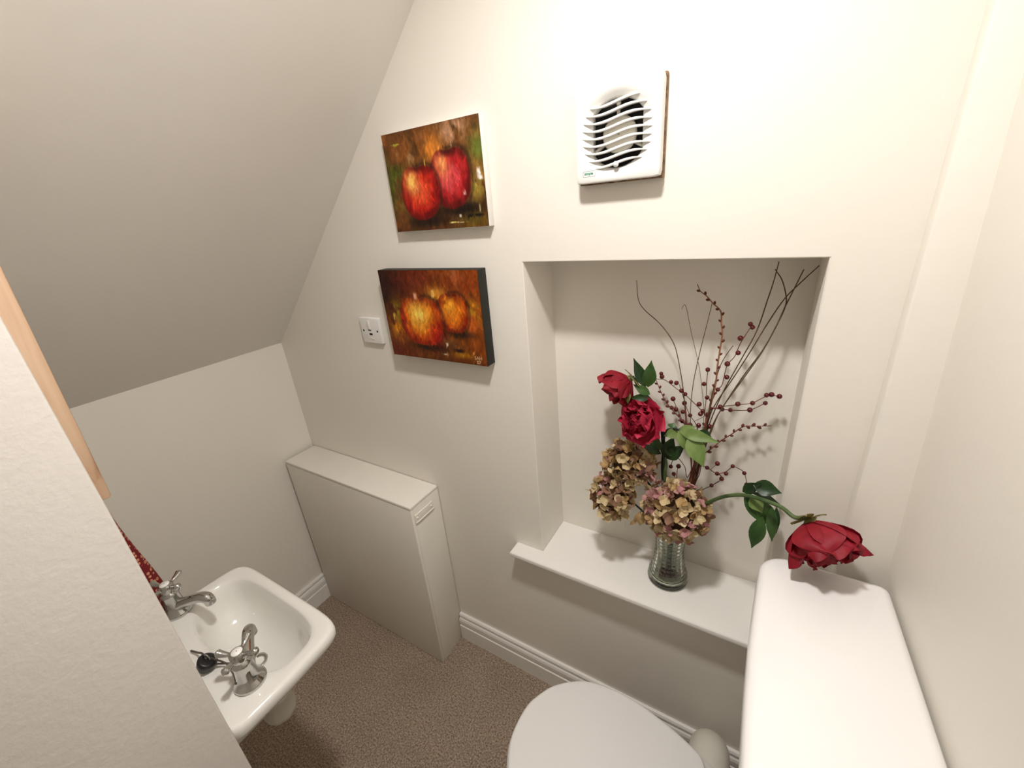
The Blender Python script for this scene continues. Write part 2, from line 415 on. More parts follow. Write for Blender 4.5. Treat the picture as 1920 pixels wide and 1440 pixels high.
# ================================================================== extractor fan
FX, FZ, FS = 1.2643, 1.6474, 0.158
def fan():
    t = thing('extractor_fan', (FX + FS / 2, 0, FZ), 'square white extractor fan with wavy slats high on the wall', 'extractor fan')
    cx, cz = FX + FS / 2 - 0.001, FZ + FS / 2 - 0.001
    obj('backing_rim', box('backing_rim', FX + 0.0005, FX + FS + 0.0015, -0.013, -0.0005, FZ - 0.0025, FZ + FS + 0.0005, 0.002), M_brown, t)
    # front plate with a dished round opening clipped at both sides
    N = 96
    h = FS / 2; yF = -0.032
    def sq(a, half, rad, y):
        c, s = math.cos(a), math.sin(a)
        n = 30
        k = (abs(c) ** n + abs(s) ** n) ** (-1 / n)
        return Vector((FX + h + half * k * c, y, FZ + h + half * k * s))
    def op(a, r, clip, y):
        c, s = math.cos(a) * r, math.sin(a) * r
        return Vector((cx + max(-clip, min(clip, c)), y, cz + s))
    angs = [2 * PI * i / N for i in range(N)]
    rings = [[sq(a, h, 0, -0.013) for a in angs], [sq(a, h, 0, yF + 0.004) for a in angs], [sq(a, h - 0.0012, 0, yF + 0.0012) for a in angs],
             [sq(a, h - 0.004, 0, yF) for a in angs], [op(a, 0.069, 0.069, yF) for a in angs], [op(a, 0.064, 0.060, yF + 0.0035) for a in angs],
             [op(a, 0.0575, 0.0485, yF + 0.007) for a in angs], [op(a, 0.0555, 0.0455, yF + 0.010) for a in angs], [op(a, 0.0545, 0.0445, -0.008) for a in angs]]
    obj('front_plate', sharp(loft('front_plate', rings, False, False), 0.7), M_plast, t)
    obj('duct', lathe('duct', [(0.056, 0), (0.056, 0.004), (0.001, 0.0042)], (cx, -0.0178, cz), axis=(0, 1, 0), seg=40), M_dark, t)
    obj('motor_hub', lathe('motor_hub', [(0.031, 0.0), (0.031, 0.006), (0.027, 0.009), (0.001, 0.0095)], (cx + 0.003, -0.0142, cz - 0.002), axis=(0, -1, 0), seg=36), M_plastc, t)
    for a in (PI / 2, PI / 2 + 2.1, PI / 2 + 4.2):
        d = Vector((math.cos(a), 0, math.sin(a)))
        obj('spoke', tube('spoke', [Vector((cx, -0.0165, cz)) + d * 0.028, Vector((cx, -0.0165, cz)) + d * 0.055], 0.0035, 6, 0), M_plastc, t)
    for k in range(9):
        zz = cz + (k - 4) * 0.01215
        half = math.sqrt(max(0, 0.069 ** 2 - (zz - cz) ** 2)) * 0.985
        P, n = [], 20
        for i in range(n + 1):
            u = -1 + 2 * i / n
            ph = u * half / 0.069
            P.append(Vector((cx + u * half, yF + 0.0015 + 0.0018 * (1 - u * u) * 0 + 0.0016 * u * u, zz + 0.0052 * math.sin(PI * ph * 0.95) )))
        rr = [0.0004, 0.0015, 0.0021, 0.0023, 0.0023, 0.0023, 0.0021, 0.0015, 0.0004]
        vs, fs = [], []
        for i, p in enumerate(P):
            u = -1 + 2 * i / n
            r = 0.0022 * (1 - abs(u) ** 3) + 0.0003
            dpt = 0.008 * (1 - abs(u) ** 4) + 0.003
            for dx, dz in ((0, -r * 0.8), (-0.0012, -r), (-0.0016, 0), (-0.0012, r), (0, r * 0.8), (dpt, r * 0.5), (dpt, -r * 0.5)):
                vs.append(p + Vector((0, dx, dz)))
        for i in range(n):
            for q in range(7): fs.append([i * 7 + q, i * 7 + (q + 1) % 7, (i + 1) * 7 + (q + 1) % 7, (i + 1) * 7 + q])
        obj('slat', mesh('slat', vs, fs), M_plast, t)
    obj('cord_knob', ball('cord_knob', (cx + 0.001, yF - 0.001, cz - 0.0505), 0.0052, 14, 10), M_plast, t)
    obj('screw_post', ball('screw_post', (cx + 0.001, yF + 0.012, cz + 0.047), 0.0045, 10, 8), M_plastc, t)
    # maker's plate: thin frame and green lettering
    x0, x1, z0, z1, y = FX + 0.0145, FX + 0.0385, FZ + 0.0115, FZ + 0.0215, yF - 0.0002
    vs = [(x0, y, z0), (x1, y, z0), (x1, y, z1), (x0, y, z1)]
    e = 0.0006
    vs += [(x0 + e, y, z0 + e), (x1 - e, y, z0 + e), (x1 - e, y, z1 - e), (x0 + e, y, z1 - e)]
    fr = obj('badge_border', mesh('badge_border', vs, [[0, 1, 5, 4], [1, 2, 6, 5], [2, 3, 7, 6], [3, 0, 4, 7]], False), M_greyp, t)
    text('badge_lettering', 'simple', (x0 + 0.0028, y, z0 + 0.0036), 0.0068, M_green, fr, 0.00025)
    return t
def text(name, s, loc, size, mt, parent, off=0.0):
    cu = bpy.data.curves.new(name, 'FONT'); cu.body = s; cu.size = size; cu.offset = off; cu.resolution_u = 3
    o = bpy.data.objects.new(name + '_tmp', cu); C.objects.link(o)
    bpy.context.view_layer.update()
    me = bpy.data.meshes.new_from_object(o.evaluated_get(bpy.context.evaluated_depsgraph_get()))
    bpy.data.objects.remove(o, do_unlink=True); me.materials.clear()
    R = Matrix.Translation(Vector(loc)) @ Matrix.Rotation(PI / 2, 4, 'X')
    me.transform(R)
    return obj(name, me, mt, parent)
fan()

# ================================================================== paintings
rng = np.random.default_rng(7)
def vnoise(h, wd, fx, fy, seed):
    r = np.random.default_rng(seed); g = r.random((int(fy) + 3, int(fx) + 3))
    yy, xx = np.meshgrid(np.linspace(0, fy, h), np.linspace(0, fx, wd), indexing='ij')
    yi, xi = yy.astype(int), xx.astype(int); fyy, fxx = yy - yi, xx - xi
    fyy = fyy * fyy * (3 - 2 * fyy); fxx = fxx * fxx * (3 - 2 * fxx)
    return (g[yi, xi] * (1 - fyy) * (1 - fxx) + g[yi + 1, xi] * fyy * (1 - fxx) + g[yi, xi + 1] * (1 - fyy) * fxx + g[yi + 1, xi + 1] * fyy * fxx)
def fbm(h, wd, f, seed, ay=1.0):
    return sum(vnoise(h, wd, f * 2 ** k, f * ay * 2 ** k, seed + k) / 2 ** k for k in range(4)) / 1.875
def sstep(a, b, x):
    t = np.clip((x - a) / (b - a), 0, 1); return t * t * (3 - 2 * t)
def lay(img, mask, col):
    return img * (1 - mask[..., None]) + np.array(col)[None, None] / 255 * mask[..., None]
def layimg(img, mask, im2): return img * (1 - mask[..., None]) + im2 * mask[..., None]
def apple(img, U, V, c, r, n1, n2, deep, mid, light, hot, hl, dip):
    wob = 0.05 * (n1 - 0.5)
    a = (U - c[0]) / r[0]; b = (V - c[1]) / r[1]
    top = np.exp(-(a / 0.35) ** 2) * dip * (b < 0)
    d = np.sqrt(np.abs(a) ** 2.3 + np.abs(b * (1 + top)) ** 2.3) + wob
    m = 1 - sstep(0.93, 1.02, d)
    shade = np.clip(1.0 - d, 0, 1) + 0.35 * (n2 - 0.5) - 0.22 * a * 0 - 0.10 * b
    body = np.array(deep)[None, None] / 255 + (np.array(mid) - np.array(deep))[None, None] / 255 * sstep(0.0, 0.45, shade)[..., None]
    body = body + (np.array(light) - np.array(mid))[None, None] / 255 * (sstep(0.30, 0.75, shade))[..., None]
    g = np.exp(-(((U - hl[0]) / (r[0] * 0.36)) ** 2 + ((V - hl[1]) / (r[1] * 0.42)) ** 2)) * (0.55 + 0.8 * n2)
    body = layimg(body, np.clip(g, 0, 1), np.ones_like(body) * np.array(hot)[None, None] / 255)
    dk = np.exp(-((a / 0.42) ** 2 + ((b + 0.86) / 0.16) ** 2))
    body = layimg(body, np.clip(dk * 0.8, 0, 1), np.ones_like(body) * np.array(deep)[None, None] / 255 * 0.6)
    sh = np.exp(-((a - 0.25) ** 2 / 0.9 + ((b - 1.03) / 0.20) ** 2))
    img = lay(img, np.clip(sh * 0.95, 0, 1) * (1 - m), (18, 10, 4))
    ring = np.clip(1 - np.abs(d - 1.06) / 0.13, 0, 1) * (a > -0.2) * 0.6
    img = lay(img, ring * (1 - m), (40, 18, 8))
    return layimg(img, m, body)
def paint_one(H, W):
    V, U = np.meshgrid(np.linspace(0, 1, H), np.linspace(0, 1, W), indexing='ij')
    n = [fbm(H, W, 5, 10), fbm(H, W, 9, 20, 0.6), fbm(H, W, 14, 30, 0.5), fbm(H, W, 4, 40), fbm(H, W, 30, 55, 0.4)]
    img = np.zeros((H, W, 3)) + np.array((98, 58, 20)) / 255
    img = lay(img, sstep(0.45, 0.62, n[0]), (128, 74, 28))
    img = lay(img, sstep(0.50, 0.66, n[1]) * 0.8, (70, 44, 12))
    img = lay(img, np.exp(-((U - 0.08) / 0.13) ** 2 - ((V - 0.48) / 0.26) ** 2) * sstep(0.30, 0.5, n[1]), (82, 90, 22))
    img = lay(img, np.exp(-((U - 0.97) / 0.09) ** 2 - ((V - 0.27) / 0.14) ** 2) * 0.9, (98, 120, 40))
    img = lay(img, np.exp(-((U - 0.9) / 0.14) ** 2 - ((V - 0.62) / 0.14) ** 2) * sstep(0.35, 0.5, n[2]), (150, 128, 48))
    img = lay(img, np.exp(-((U - 0.74) / 0.16) ** 2 - ((V - 0.08) / 0.12) ** 2) * sstep(0.32, 0.55, n[2]), (176, 132, 100))
    img = lay(img, np.exp(-((U - 0.2) / 0.13) ** 2 - ((V - 0.26) / 0.06) ** 2) * sstep(0.48, 0.6, n[2]), (190, 150, 108))
    img = lay(img, np.exp(-((U - 0.53) / 0.10) ** 2 - ((V - 0.23) / 0.14) ** 2), (222, 132, 42))
    img = lay(img, sstep(0.80, 1.0, V) * 0.7 * sstep(0.3, 0.6, n[3]), (66, 32, 12))
    img = lay(img, np.exp(-((U - 0.86) / 0.16) ** 2 - ((V - 0.92) / 0.09) ** 2) * 0.8, (104, 88, 20))
    img = lay(img, np.exp(-((U - 0.76) / 0.16) ** 2 - ((V - 0.80) / 0.05) ** 2), (14, 10, 4))
    img = apple(img, U, V, (0.672, 0.508), (0.205, 0.30), n[1], n[4], (92, 8, 6), (168, 24, 26), (202, 62, 66), (238, 150, 84), (0.60, 0.37), 0.16)
    img = apple(img, U, V, (0.337, 0.606), (0.212, 0.290), n[2], n[4], (110, 6, 4), (188, 34, 16), (214, 70, 38), (246, 188, 92), (0.255, 0.49), 0.18)
    for (u, v, a, b, c) in ((0.95, 0.50, .018, .05, (226, 220, 216)), (0.965, 0.54, .02, .02, (240, 236, 232)), (0.80, 0.665, .014, .02, (228, 220, 210)),
                            (0.65, 0.94, .06, .008, (232, 220, 130)), (0.72, 0.945, .07, .004, (226, 214, 150)), (0.155, 0.115, .06, .007, (190, 180, 60)), (0.14, 0.12, .02, .013, (170, 170, 50)),
                            (0.93, 0.83, .005, .05, (206, 196, 150)), (0.73, 0.88, .012, .015, (220, 208, 190)), (0.43, 0.33, .006, .05, (216, 170, 60)), (0.72, 0.23, .004, .05, (210, 200, 170)),
                            (0.82, 0.90, .03, .03, (12, 9, 5)), (0.90, 0.885, .06, .012, (14, 12, 6))):
        img = lay(img, (np.exp(-((U - u) / a) ** 4 - ((V - v) / b) ** 4)) * sstep(0.30, 0.45, n[4]), c)
    for k in range(900):
        u, v = rng.random(2); L_ = 0.01 + 0.02 * rng.random()
        i, j = int(v * (H - 1)), int(u * (W - 1)); q = img[i, j] * (0.75 + 0.6 * rng.random())
        mk = np.exp(-((U - u + 0.4 * (V - v) * (k % 3 - 1)) / 0.0055) ** 2 - ((V - v) / L_) ** 2) * 0.8
        img = img * (1 - mk[..., None]) + q[None, None] * mk[..., None]
    return np.clip(img + (n[4] - 0.5)[..., None] * 0.12, 0, 1)
def paint_two(H, W):
    V, U = np.meshgrid(np.linspace(0, 1, H), np.linspace(0, 1, W), indexing='ij')
    n = [fbm(H, W, 5, 110), fbm(H, W, 9, 120, 0.6), fbm(H, W, 14, 130, 0.5), fbm(H, W, 4, 140), fbm(H, W, 30, 155, 0.4)]
    img = np.zeros((H, W, 3)) + np.array((112, 54, 8)) / 255
    img = lay(img, sstep(0.42, 0.62, n[0]), (138, 66, 8))
    img = lay(img, np.exp(-((U - 0.0) / 0.30) ** 2 - ((V - 0.12) / 0.38) ** 2), (30, 8, 4))
    img = lay(img, np.exp(-((U - 0.36) / 0.25) ** 2 - ((V - 0.08) / 0.20) ** 2) * 0.8, (96, 28, 8))
    img = lay(img, np.exp(-((U - 0.86) / 0.20) ** 2 - ((V - 0.14) / 0.18) ** 2) * 0.9, (134, 54, 12))
    img = lay(img, np.exp(-((U - 0.72) / 0.10) ** 2 - ((V - 0.05) / 0.10) ** 2) * sstep(0.4, 0.55, n[2]), (180, 100, 60))
    img = lay(img, np.exp(-((U - 0.14) / 0.07) ** 2 - ((V - 0.46) / 0.13) ** 2) * sstep(0.35, 0.5, n[2]), (150, 122, 20))
    img = lay(img, np.exp(-((U - 0.10) / 0.06) ** 2 - ((V - 0.66) / 0.12) ** 2) * sstep(0.3, 0.5, n[2]), (206, 132, 24))
    img = lay(img, np.exp(-((U - 0.93) / 0.07) ** 2 - ((V - 0.42) / 0.12) ** 2) * sstep(0.35, 0.5, n[2]), (176, 126, 20))
    img = lay(img, np.exp(-((U - 0.88) / 0.06) ** 2 - ((V - 0.56) / 0.10) ** 2), (204, 96, 28))
    img = lay(img, np.exp(-((U - 0.58) / 0.09) ** 2 - ((V - 0.24) / 0.07) ** 2), (220, 150, 50))
    img = lay(img, sstep(0.86, 1.0, V) * 0.8, (92, 44, 8))
    img = lay(img, np.exp(-((U - 0.06) / 0.16) ** 2 - ((V - 0.94) / 0.14) ** 2) * 0.8, (92, 26, 6))
    img = lay(img, np.exp(-((U - 0.78) / 0.10) ** 2 - ((V - 0.90) / 0.04) ** 2), (158, 104, 6))
    img = lay(img, np.exp(-((U - 0.60) / 0.12) ** 2 - ((V - 0.78) / 0.07) ** 2) * 0.6, (120, 96, 60))
    img = apple(img, U, V, (0.73, 0.44), (0.150, 0.225), n[1], n[4], (120, 30, 4), (186, 84, 8), (214, 118, 20), (232, 156, 40), (0.70, 0.36), 0.1)
    img = apple(img, U, V, (0.39, 0.55), (0.228, 0.292), n[2], n[4], (142, 34, 4), (206, 98, 10), (232, 148, 36), (252, 206, 92), (0.37, 0.46), 0.14)
    img = lay(img, np.exp(-((U - 0.53) / 0.08) ** 2 - ((V - 0.70) / 0.13) ** 2) * 0.75, (150, 16, 6))
    for (u, v, a, b, c) in ((0.37, 0.28, .02, .04, (226, 160, 120)), (0.55, 0.24, .015, .05, (238, 206, 120)), (0.63, 0.80, .012, .02, (226, 210, 186)), (0.56, 0.85, .02, .015, (214, 196, 160)),
                            (0.60, 0.92, .03, .01, (206, 190, 160)), (0.74, 0.86, .05, .02, (26, 8, 6)), (0.10, 0.52, .015, .04, (232, 196, 90)), (0.88, 0.86, .006, .03, (214, 130, 80)), (0.58, 0.33, .015, .04, (40, 14, 6))):
        img = lay(img, (np.exp(-((U - u) / a) ** 4 - ((V - v) / b) ** 4)) * sstep(0.30, 0.5, n[4]), c)
    for k in range(900):
        u, v = rng.random(2); L_ = 0.01 + 0.025 * rng.random()
        i, j = int(v * (H - 1)), int(u * (W - 1)); q = img[i, j] * (0.7 + 0.75 * rng.random())
        mk = np.exp(-((U - u + 0.4 * (V - v) * (k % 3 - 1)) / 0.006) ** 2 - ((V - v) / L_) ** 2) * 0.8
        img = img * (1 - mk[..., None]) + q[None, None] * mk[..., None]
    return np.clip(img + (n[4] - 0.5)[..., None] * 0.13, 0, 1)
def oil_mat():
    mt, nt, b = nodes('oil_paint'); L = nt.links
    a = nt.nodes.new('ShaderNodeAttribute'); a.attribute_name = 'paint'
    n = nt.nodes.new('ShaderNodeTexNoise'); n.inputs['Scale'].default_value = 160; n.inputs['Detail'].default_value = 4
    tc = nt.nodes.new('ShaderNodeTexCoord'); mp = nt.nodes.new('ShaderNodeMapping'); mp.inputs['Scale'].default_value = (1, 1, 0.4)
    L.new(tc.outputs['Object'], mp.inputs[0]); L.new(mp.outputs[0], n.inputs['Vector'])
    r = ramp(nt, [(0.3, (0.72, 0.72, 0.72)), (0.7, (1.25, 1.25, 1.25))]); L.new(n.outputs[0], r.inputs[0])
    mx = nt.nodes.new('ShaderNodeMix'); mx.data_type = 'RGBA'; mx.blend_type = 'MULTIPLY'; mx.inputs[0].default_value = 1
    L.new(a.outputs['Color'], mx.inputs[6]); L.new(r.outputs[0], mx.inputs[7]); L.new(mx.outputs[2], b.inputs['Base Color'])
    bp = nt.nodes.new('ShaderNodeBump'); bp.inputs['Strength'].default_value = 0.35; bp.inputs['Distance'].default_value = 0.001
    L.new(n.outputs[0], bp.inputs['Height']); L.new(bp.outputs[0], b.inputs['Normal'])
    b.inputs['Roughness'].default_value = 0.45; b.inputs['Specular IOR Level'].default_value = 0.3
    return mt
M_oil = oil_mat()
def painted_face(x0, x1, z0, z1, y, img):
    H, W, _ = img.shape
    xs = np.linspace(x0, x1, W); zs = np.linspace(z1, z0, H)
    co = np.zeros((H, W, 3)); co[..., 0] = xs[None]; co[..., 1] = y; co[..., 2] = zs[:, None]
    idx = np.arange(H * W).reshape(H, W)
    f = np.stack([idx[1:, :-1], idx[1:, 1:], idx[:-1, 1:], idx[:-1, :-1]], -1).reshape(-1, 4)
    me = mesh('painted_face', co.reshape(-1, 3).tolist(), f.tolist(), True)
    at_ = me.color_attributes.new('paint', 'FLOAT_COLOR', 'POINT')
    lin = np.where(img <= 0.04045, img / 12.92, ((img + 0.055) / 1.055) ** 2.4)
    at_.data.foreach_set('color', np.concatenate([lin, np.ones((H, W, 1))], -1).reshape(-1).astype(np.float32))
    return me
def canvas(x0, x1, z0, z1, th, edge, img, label, sig=None):
    t = thing('painting', ((x0 + x1) / 2, 0, z0), label, 'painting')
    obj('canvas', box('canvas', x0, x1, -th, -0.0008, z0, z1, 0.0012), edge, t)
    f = obj('painted_face', painted_face(x0 + 0.0008, x1 - 0.0008, z0 + 0.0008, z1 - 0.0008, -th - 0.0004, img), M_oil, t)
    if sig:
        for i, s in enumerate(sig):
            text('signature', s, (x1 - 0.040 + 0.006 * i, -th - 0.0008, z0 + 0.0165 - 0.012 * i), 0.0135, M_sig, f, 0.0002)
canvas(0.7515, 1.0445, 1.5825, 1.8065, 0.021, M_canvasw, paint_one(200, 260), 'oil painting of two red apples on a canvas with white edges')
canvas(0.662, 1.0065, 1.238, 1.4875, 0.036, M_canvasd, paint_two(196, 270), 'oil painting of two orange apples on a deep canvas with black edges', ('SAH', '07'))

# ================================================================== telephone socket
def socket():
    x0, x1, z0, z1 = 0.5065, 0.5945, 1.256, 1.339
    t = thing('wall_socket', ((x0 + x1) / 2, 0, z0), 'small white telephone socket on the wall beside the orange apple painting', 'socket')
    obj('faceplate', box('faceplate', x0, x1, -0.013, -0.0005, z0, z1, 0.003, 3), M_plast, t)
    cx = (x0 + x1) / 2
    obj('shutter_rib', box('shutter_rib', cx - 0.009, cx + 0.003, -0.0165, -0.0131, z0 + 0.046, z1 - 0.008, 0.002), M_plast, t)
    obj('slot', box('slot', cx - 0.009, cx + 0.003, -0.0138, -0.0131, z0 + 0.0415, z0 + 0.0445), M_dark, t)
    obj('port', box('port', cx - 0.007, cx + 0.006, -0.0138, -0.0131, z0 + 0.0275, z0 + 0.0335), M_dark, t)
    for x in (x0 + 0.013, x1 - 0.013):
        obj('screw', lathe('screw', [(0.003, 0), (0.003, 0.001), (0.0005, 0.0012)], (x, -0.0129, z0 + 0.041), axis=(0, -1, 0), seg=12), M_dark, t)
    obj('label_plate', box('label_plate', cx - 0.008, cx + 0.010, -0.0142, -0.0131, z0 + 0.013, z0 + 0.0185, 0.0004), M_plastc, t)
socket()

# ================================================================== wash basin
BZ = 0.80
BXL, BXR, BYF = 0.480, 0.908, -0.542
def basin():
    t = thing('wash_basin', (0.69, YW, 0.45), 'small white ceramic wash basin with two chrome pillar taps on the end wall', 'basin')
    cx, cy = 0.694, -0.655
    N = 128
    hx = (BXR - BXL) / 2; yb, yf = YW + 0.001, BYF
    def outer(a, inset=0.0, drop_y=0.0):
        c, s = math.cos(a), math.sin(a)
        # rounded rectangle: square-ish at the wall, rounder at the front
        px = hx - inset
        py = (yf - cy - inset) if s >= 0 else (cy - yb)
        n = 8.0 if s >= 0 else 14
        k = (abs(c / px) ** n + abs(s / py) ** n) ** (-1 / n)
        x, y = c * k, s * k
        x *= 1 - 0.06 * max(0, (y + 0.02)) / 0.11 * 0.6
        return x, y
    def inner(a, sc=1.0):
        c, s = math.cos(a), math.sin(a)
        if s >= 0:
            px, py, n = 0.176, 0.086, 4.0
        else:
            px, py, n = 0.176, 0.066, 2.0
        k = (abs(c / px) ** n + abs(s / py) ** n) ** (-1 / n)
        return c * k * sc, s * k * sc
    angs = [2 * PI * i / N for i in range(N)]
    def ring(fn, z):
        return [Vector((cx + fn(a)[0], cy + fn(a)[1], z if not callable(z) else z(a))) for a in angs]
    def skirt(f, fx, dz0, dz1):
        # dz0: depth of the skirt at the front, dz1: at the wall
        out = []
        for a in angs:
            x, y = outer(a)
            t_ = min(1, max(0, (yf - cy - y) / (yf - yb)))
            t_ = t_ ** 0.9
            out.append(Vector((cx + x * fx, cy + (y * f if y > 0 else y), BZ - (dz0 + (dz1 - dz0) * t_))))
        return out
    R = []
    for q in ((0.25, 0.30, 0.152, 0.158), (0.50, 0.50, 0.126, 0.132), (0.72, 0.68, 0.093, 0.098), (0.86, 0.80, 0.064, 0.069), (0.94, 0.90, 0.043, 0.047), (0.985, 0.978, 0.030, 0.032), (1.0, 1.0, 0.020, 0.022)):
        R.append(skirt(*q))
    R.append(ring(outer, BZ - 0.012))
    R.append(ring(lambda a: outer(a, 0.002), BZ - 0.004))
    R.append(ring(lambda a: outer(a, 0.007), BZ - 0.0005))
    R.append(ring(lambda a: outer(a, 0.014), BZ))
    def mix(t):
        def g(a):
            o, i = outer(a, 0.014), inner(a)
            return o[0] + (i[0] - o[0]) * t, o[1] + (i[1] - o[1]) * t
        return g
    R.append(ring(mix(0.5), BZ - 0.001))
    R.append(ring(mix(0.88), BZ - 0.002))
    R.append(ring(inner, BZ - 0.005))
    R.append(ring(lambda a: inner(a, 0.965), BZ - 0.013))
    for sc, dz in ((0.93, 0.030), (0.88, 0.052), (0.80, 0.074), (0.68, 0.093), (0.50, 0.108), (0.30, 0.117), (0.13, 0.121)):
        R.append(ring(lambda a, sc=sc: inner(a, sc), BZ - dz))
    me = loft('basin_bowl', R, True, True)
    obj('bowl', me, M_cer, t)
    w_ = obj('waste', lathe('waste', [(0.021, 0.0), (0.021, 0.002), (0.014, 0.002), (0.012, -0.001), (0.001, -0.001)], (cx, cy, BZ - 0.1205), seg=24), M_chrome, t)
    # bottle trap below
    tr = obj('bottle_trap', lathe('bottle_trap', [(0.018, 0.0), (0.020, -0.02), (0.021, -0.05), (0.042, -0.055), (0.044, -0.078), (0.038, -0.082), (0.038, -0.135), (0.033, -0.152), (0.014, -0.160), (0.001, -0.161)],
                                         (cx, cy, BZ - 0.158), seg=28, mod=lambda i, a, h: 1 + (0.03 * math.cos(8 * a) if i in (3, 4, 7, 8) else 0)), M_pipe, t)
    obj('waste_pipe', tube('waste_pipe', [(cx, cy - 0.02, BZ - 0.255), (cx, cy - 0.09, BZ - 0.255), (cx, YW + 0.001, BZ - 0.257)], 0.017, 14, 4), M_pipe, tr)
    # a hose under the right half
    obj('supply_hose', tube('supply_hose', [(0.838, -0.716, BZ - 0.03), (0.836, -0.735, BZ - 0.080), (0.812, -0.755, BZ - 0.108), (0.75, -0.770, BZ - 0.125), (0.60, -0.778, BZ - 0.135)], 0.0085, 10, 5), M_pipe, t)
    # plug and chain
    pc = at(376, 1240, 1, -0.745)
    pg = obj('plug', lathe('plug', [(0.001, 0.010), (0.013, 0.010), (0.0178, 0.008), (0.0178, 0.004), (0.0150, -0.010), (0.001, -0.011)], Vector((0.735, -0.742, BZ + 0.0165)), axis=(0.30, 0.45, 0.85), seg=28), M_black, t)
    obj('plug_ring', tube('plug_ring', [Vector((0.735, -0.742, BZ + 0.0165)) + Vector((0.006 * math.cos(a) + 0.005, 0.004 + 0.006 * math.cos(a) * 0.3, 0.014 + 0.009 * math.sin(a))) for a in [i * PI / 4 for i in range(9)]], 0.0012, 6, 3), M_chrome, pg)
    ch = catmull([(0.66, -0.742, BZ + 0.004), (0.685, -0.738, BZ + 0.010), (0.715, -0.738, BZ + 0.028), (0.74, -0.737, BZ + 0.032), (0.765, -0.722, BZ + 0.012), (0.79, -0.722, BZ + 0.004), (0.82, -0.730, BZ + 0.008), (0.836, -0.735, BZ + 0.018)], 14)
    obj('bead_chain', merge('bead_chain', [ball('b', p, 0.0021, 6, 4) for p in ch]), M_chain, t)
    ch = catmull([(0.75, -0.732, BZ + 0.012), (0.775, -0.712, BZ + 0.004), (0.80, -0.708, BZ + 0.012), (0.822, -0.712, BZ + 0.028)], 16)
    obj('bead_chain', merge('bead_chain', [ball('b', p, 0.0021, 6, 4) for p in ch]), M_chain, t)
    # taps
    def tap(x, y, tip, spin):
        b = Vector((x, y, BZ - 0.001))
        body = obj('tap', lathe('tap_body', [(0.001, 0.0), (0.0285, 0.0), (0.0295, 0.004), (0.0280, 0.008), (0.0225, 0.014), (0.0195, 0.024), (0.0180, 0.038), (0.0172, 0.052), (0.0182, 0.055), (0.0182, 0.060), (0.0135, 0.064), (0.0105, 0.070), (0.001, 0.071)], b, seg=32), M_chrome, t)
        d = Vector((tip[0] - x, tip[1] - y, 0)).normalized()
        L_ = (Vector((tip[0], tip[1], 0)) - Vector((x, y, 0))).length
        Zv = Vector((0, 0, 1))
        obj('spout', tube('spout', [b + Zv * 0.020 + d * 0.006, b + d * 0.026 + Zv * 0.029, b + d * (L_ * 0.72) + Zv * 0.040, b + d * (L_ * 0.93) + Zv * 0.044, b + d * (L_ + 0.007) + Zv * 0.041, b + d * (L_ + 0.011) + Zv * 0.033, b + d * (L_ + 0.011) + Zv * 0.026],
                          [0.0155, 0.0130, 0.0115, 0.0118, 0.0125, 0.0118, 0.0115], 16, 4), M_chrome, body)
        parts = []
        hz = 0.078
        for k in range(4):
            a = spin + k * PI / 2
            dd = Vector((math.cos(a), math.sin(a), 0))
            parts.append(tube('arm', [b + Zv * hz + dd * 0.006, b + Zv * (hz + 0.001) + dd * 0.017, b + Zv * (hz + 0.003) + dd * 0.028, b + Zv * (hz + 0.006) + dd * 0.037, b + Zv * (hz + 0.007) + dd * 0.0415], [0.0052, 0.0040, 0.0060, 0.0078, 0.0030], 12, 4))
        parts.append(lathe('hub', [(0.001, 0.066), (0.0145, 0.066), (0.0155, 0.074), (0.0150, 0.082), (0.0125, 0.086), (0.001, 0.0862)], b, seg=24))
        obj('cross_handle', merge('cross_handle', parts), M_chrome, body)
        obj('index_disc', lathe('index_disc', [(0.0100, 0.0862), (0.0095, 0.0875), (0.001, 0.0880)], b, seg=20), M_plast, body)
    tap(0.510, -0.706, (0.580, -0.668), 0.35)
    tap(0.840, -0.714, (0.772, -0.668), 0.55)
basin()

# ================================================================== mirror in a pine frame, leaning on its wire
def mirror():
    x0, x1 = 0.40, 0.80
    zb = 1.262
    t = thing('framed_mirror', (0.6, YW, zb), 'pale pine framed mirror hanging on the end wall above the basin', 'mirror')
    H, th, wdt = 0.52, 0.033, 0.045
    tilt = math.atan2(0.011, 0.33)
    M = Matrix.Translation((0, YW + 0.0008, zb)) @ Matrix.Rotation(-tilt, 4, 'X')
    def bx(n, *a, **k):
        me = box(n, *a, **k); me.transform(M); return me
    obj('frame_stile', bx('st', x0, x0 + wdt, 0, th, 0, H, bev=0.003), M_pine, t)
    obj('frame_stile', bx('st2', x1 - wdt, x1, 0, th, 0, H, bev=0.003), M_pine, t)
    obj('frame_rail', bx('ra', x0 + wdt, x1 - wdt, 0, th, 0, wdt, bev=0.003), M_pine, t)
    obj('frame_rail', bx('rb', x0 + wdt, x1 - wdt, 0, th, H - wdt, H, bev=0.003), M_pine, t)
    obj('mirror_glass', bx('gl', x0 + wdt - 0.002, x1 - wdt + 0.002, 0.004, 0.012, wdt - 0.002, H - wdt + 0.002), mat('mirror_silver', (0.8, 0.8, 0.78), (0.82, 0.82, 0.8), 20, rough=0.02, metal=1.0), t)
mirror()

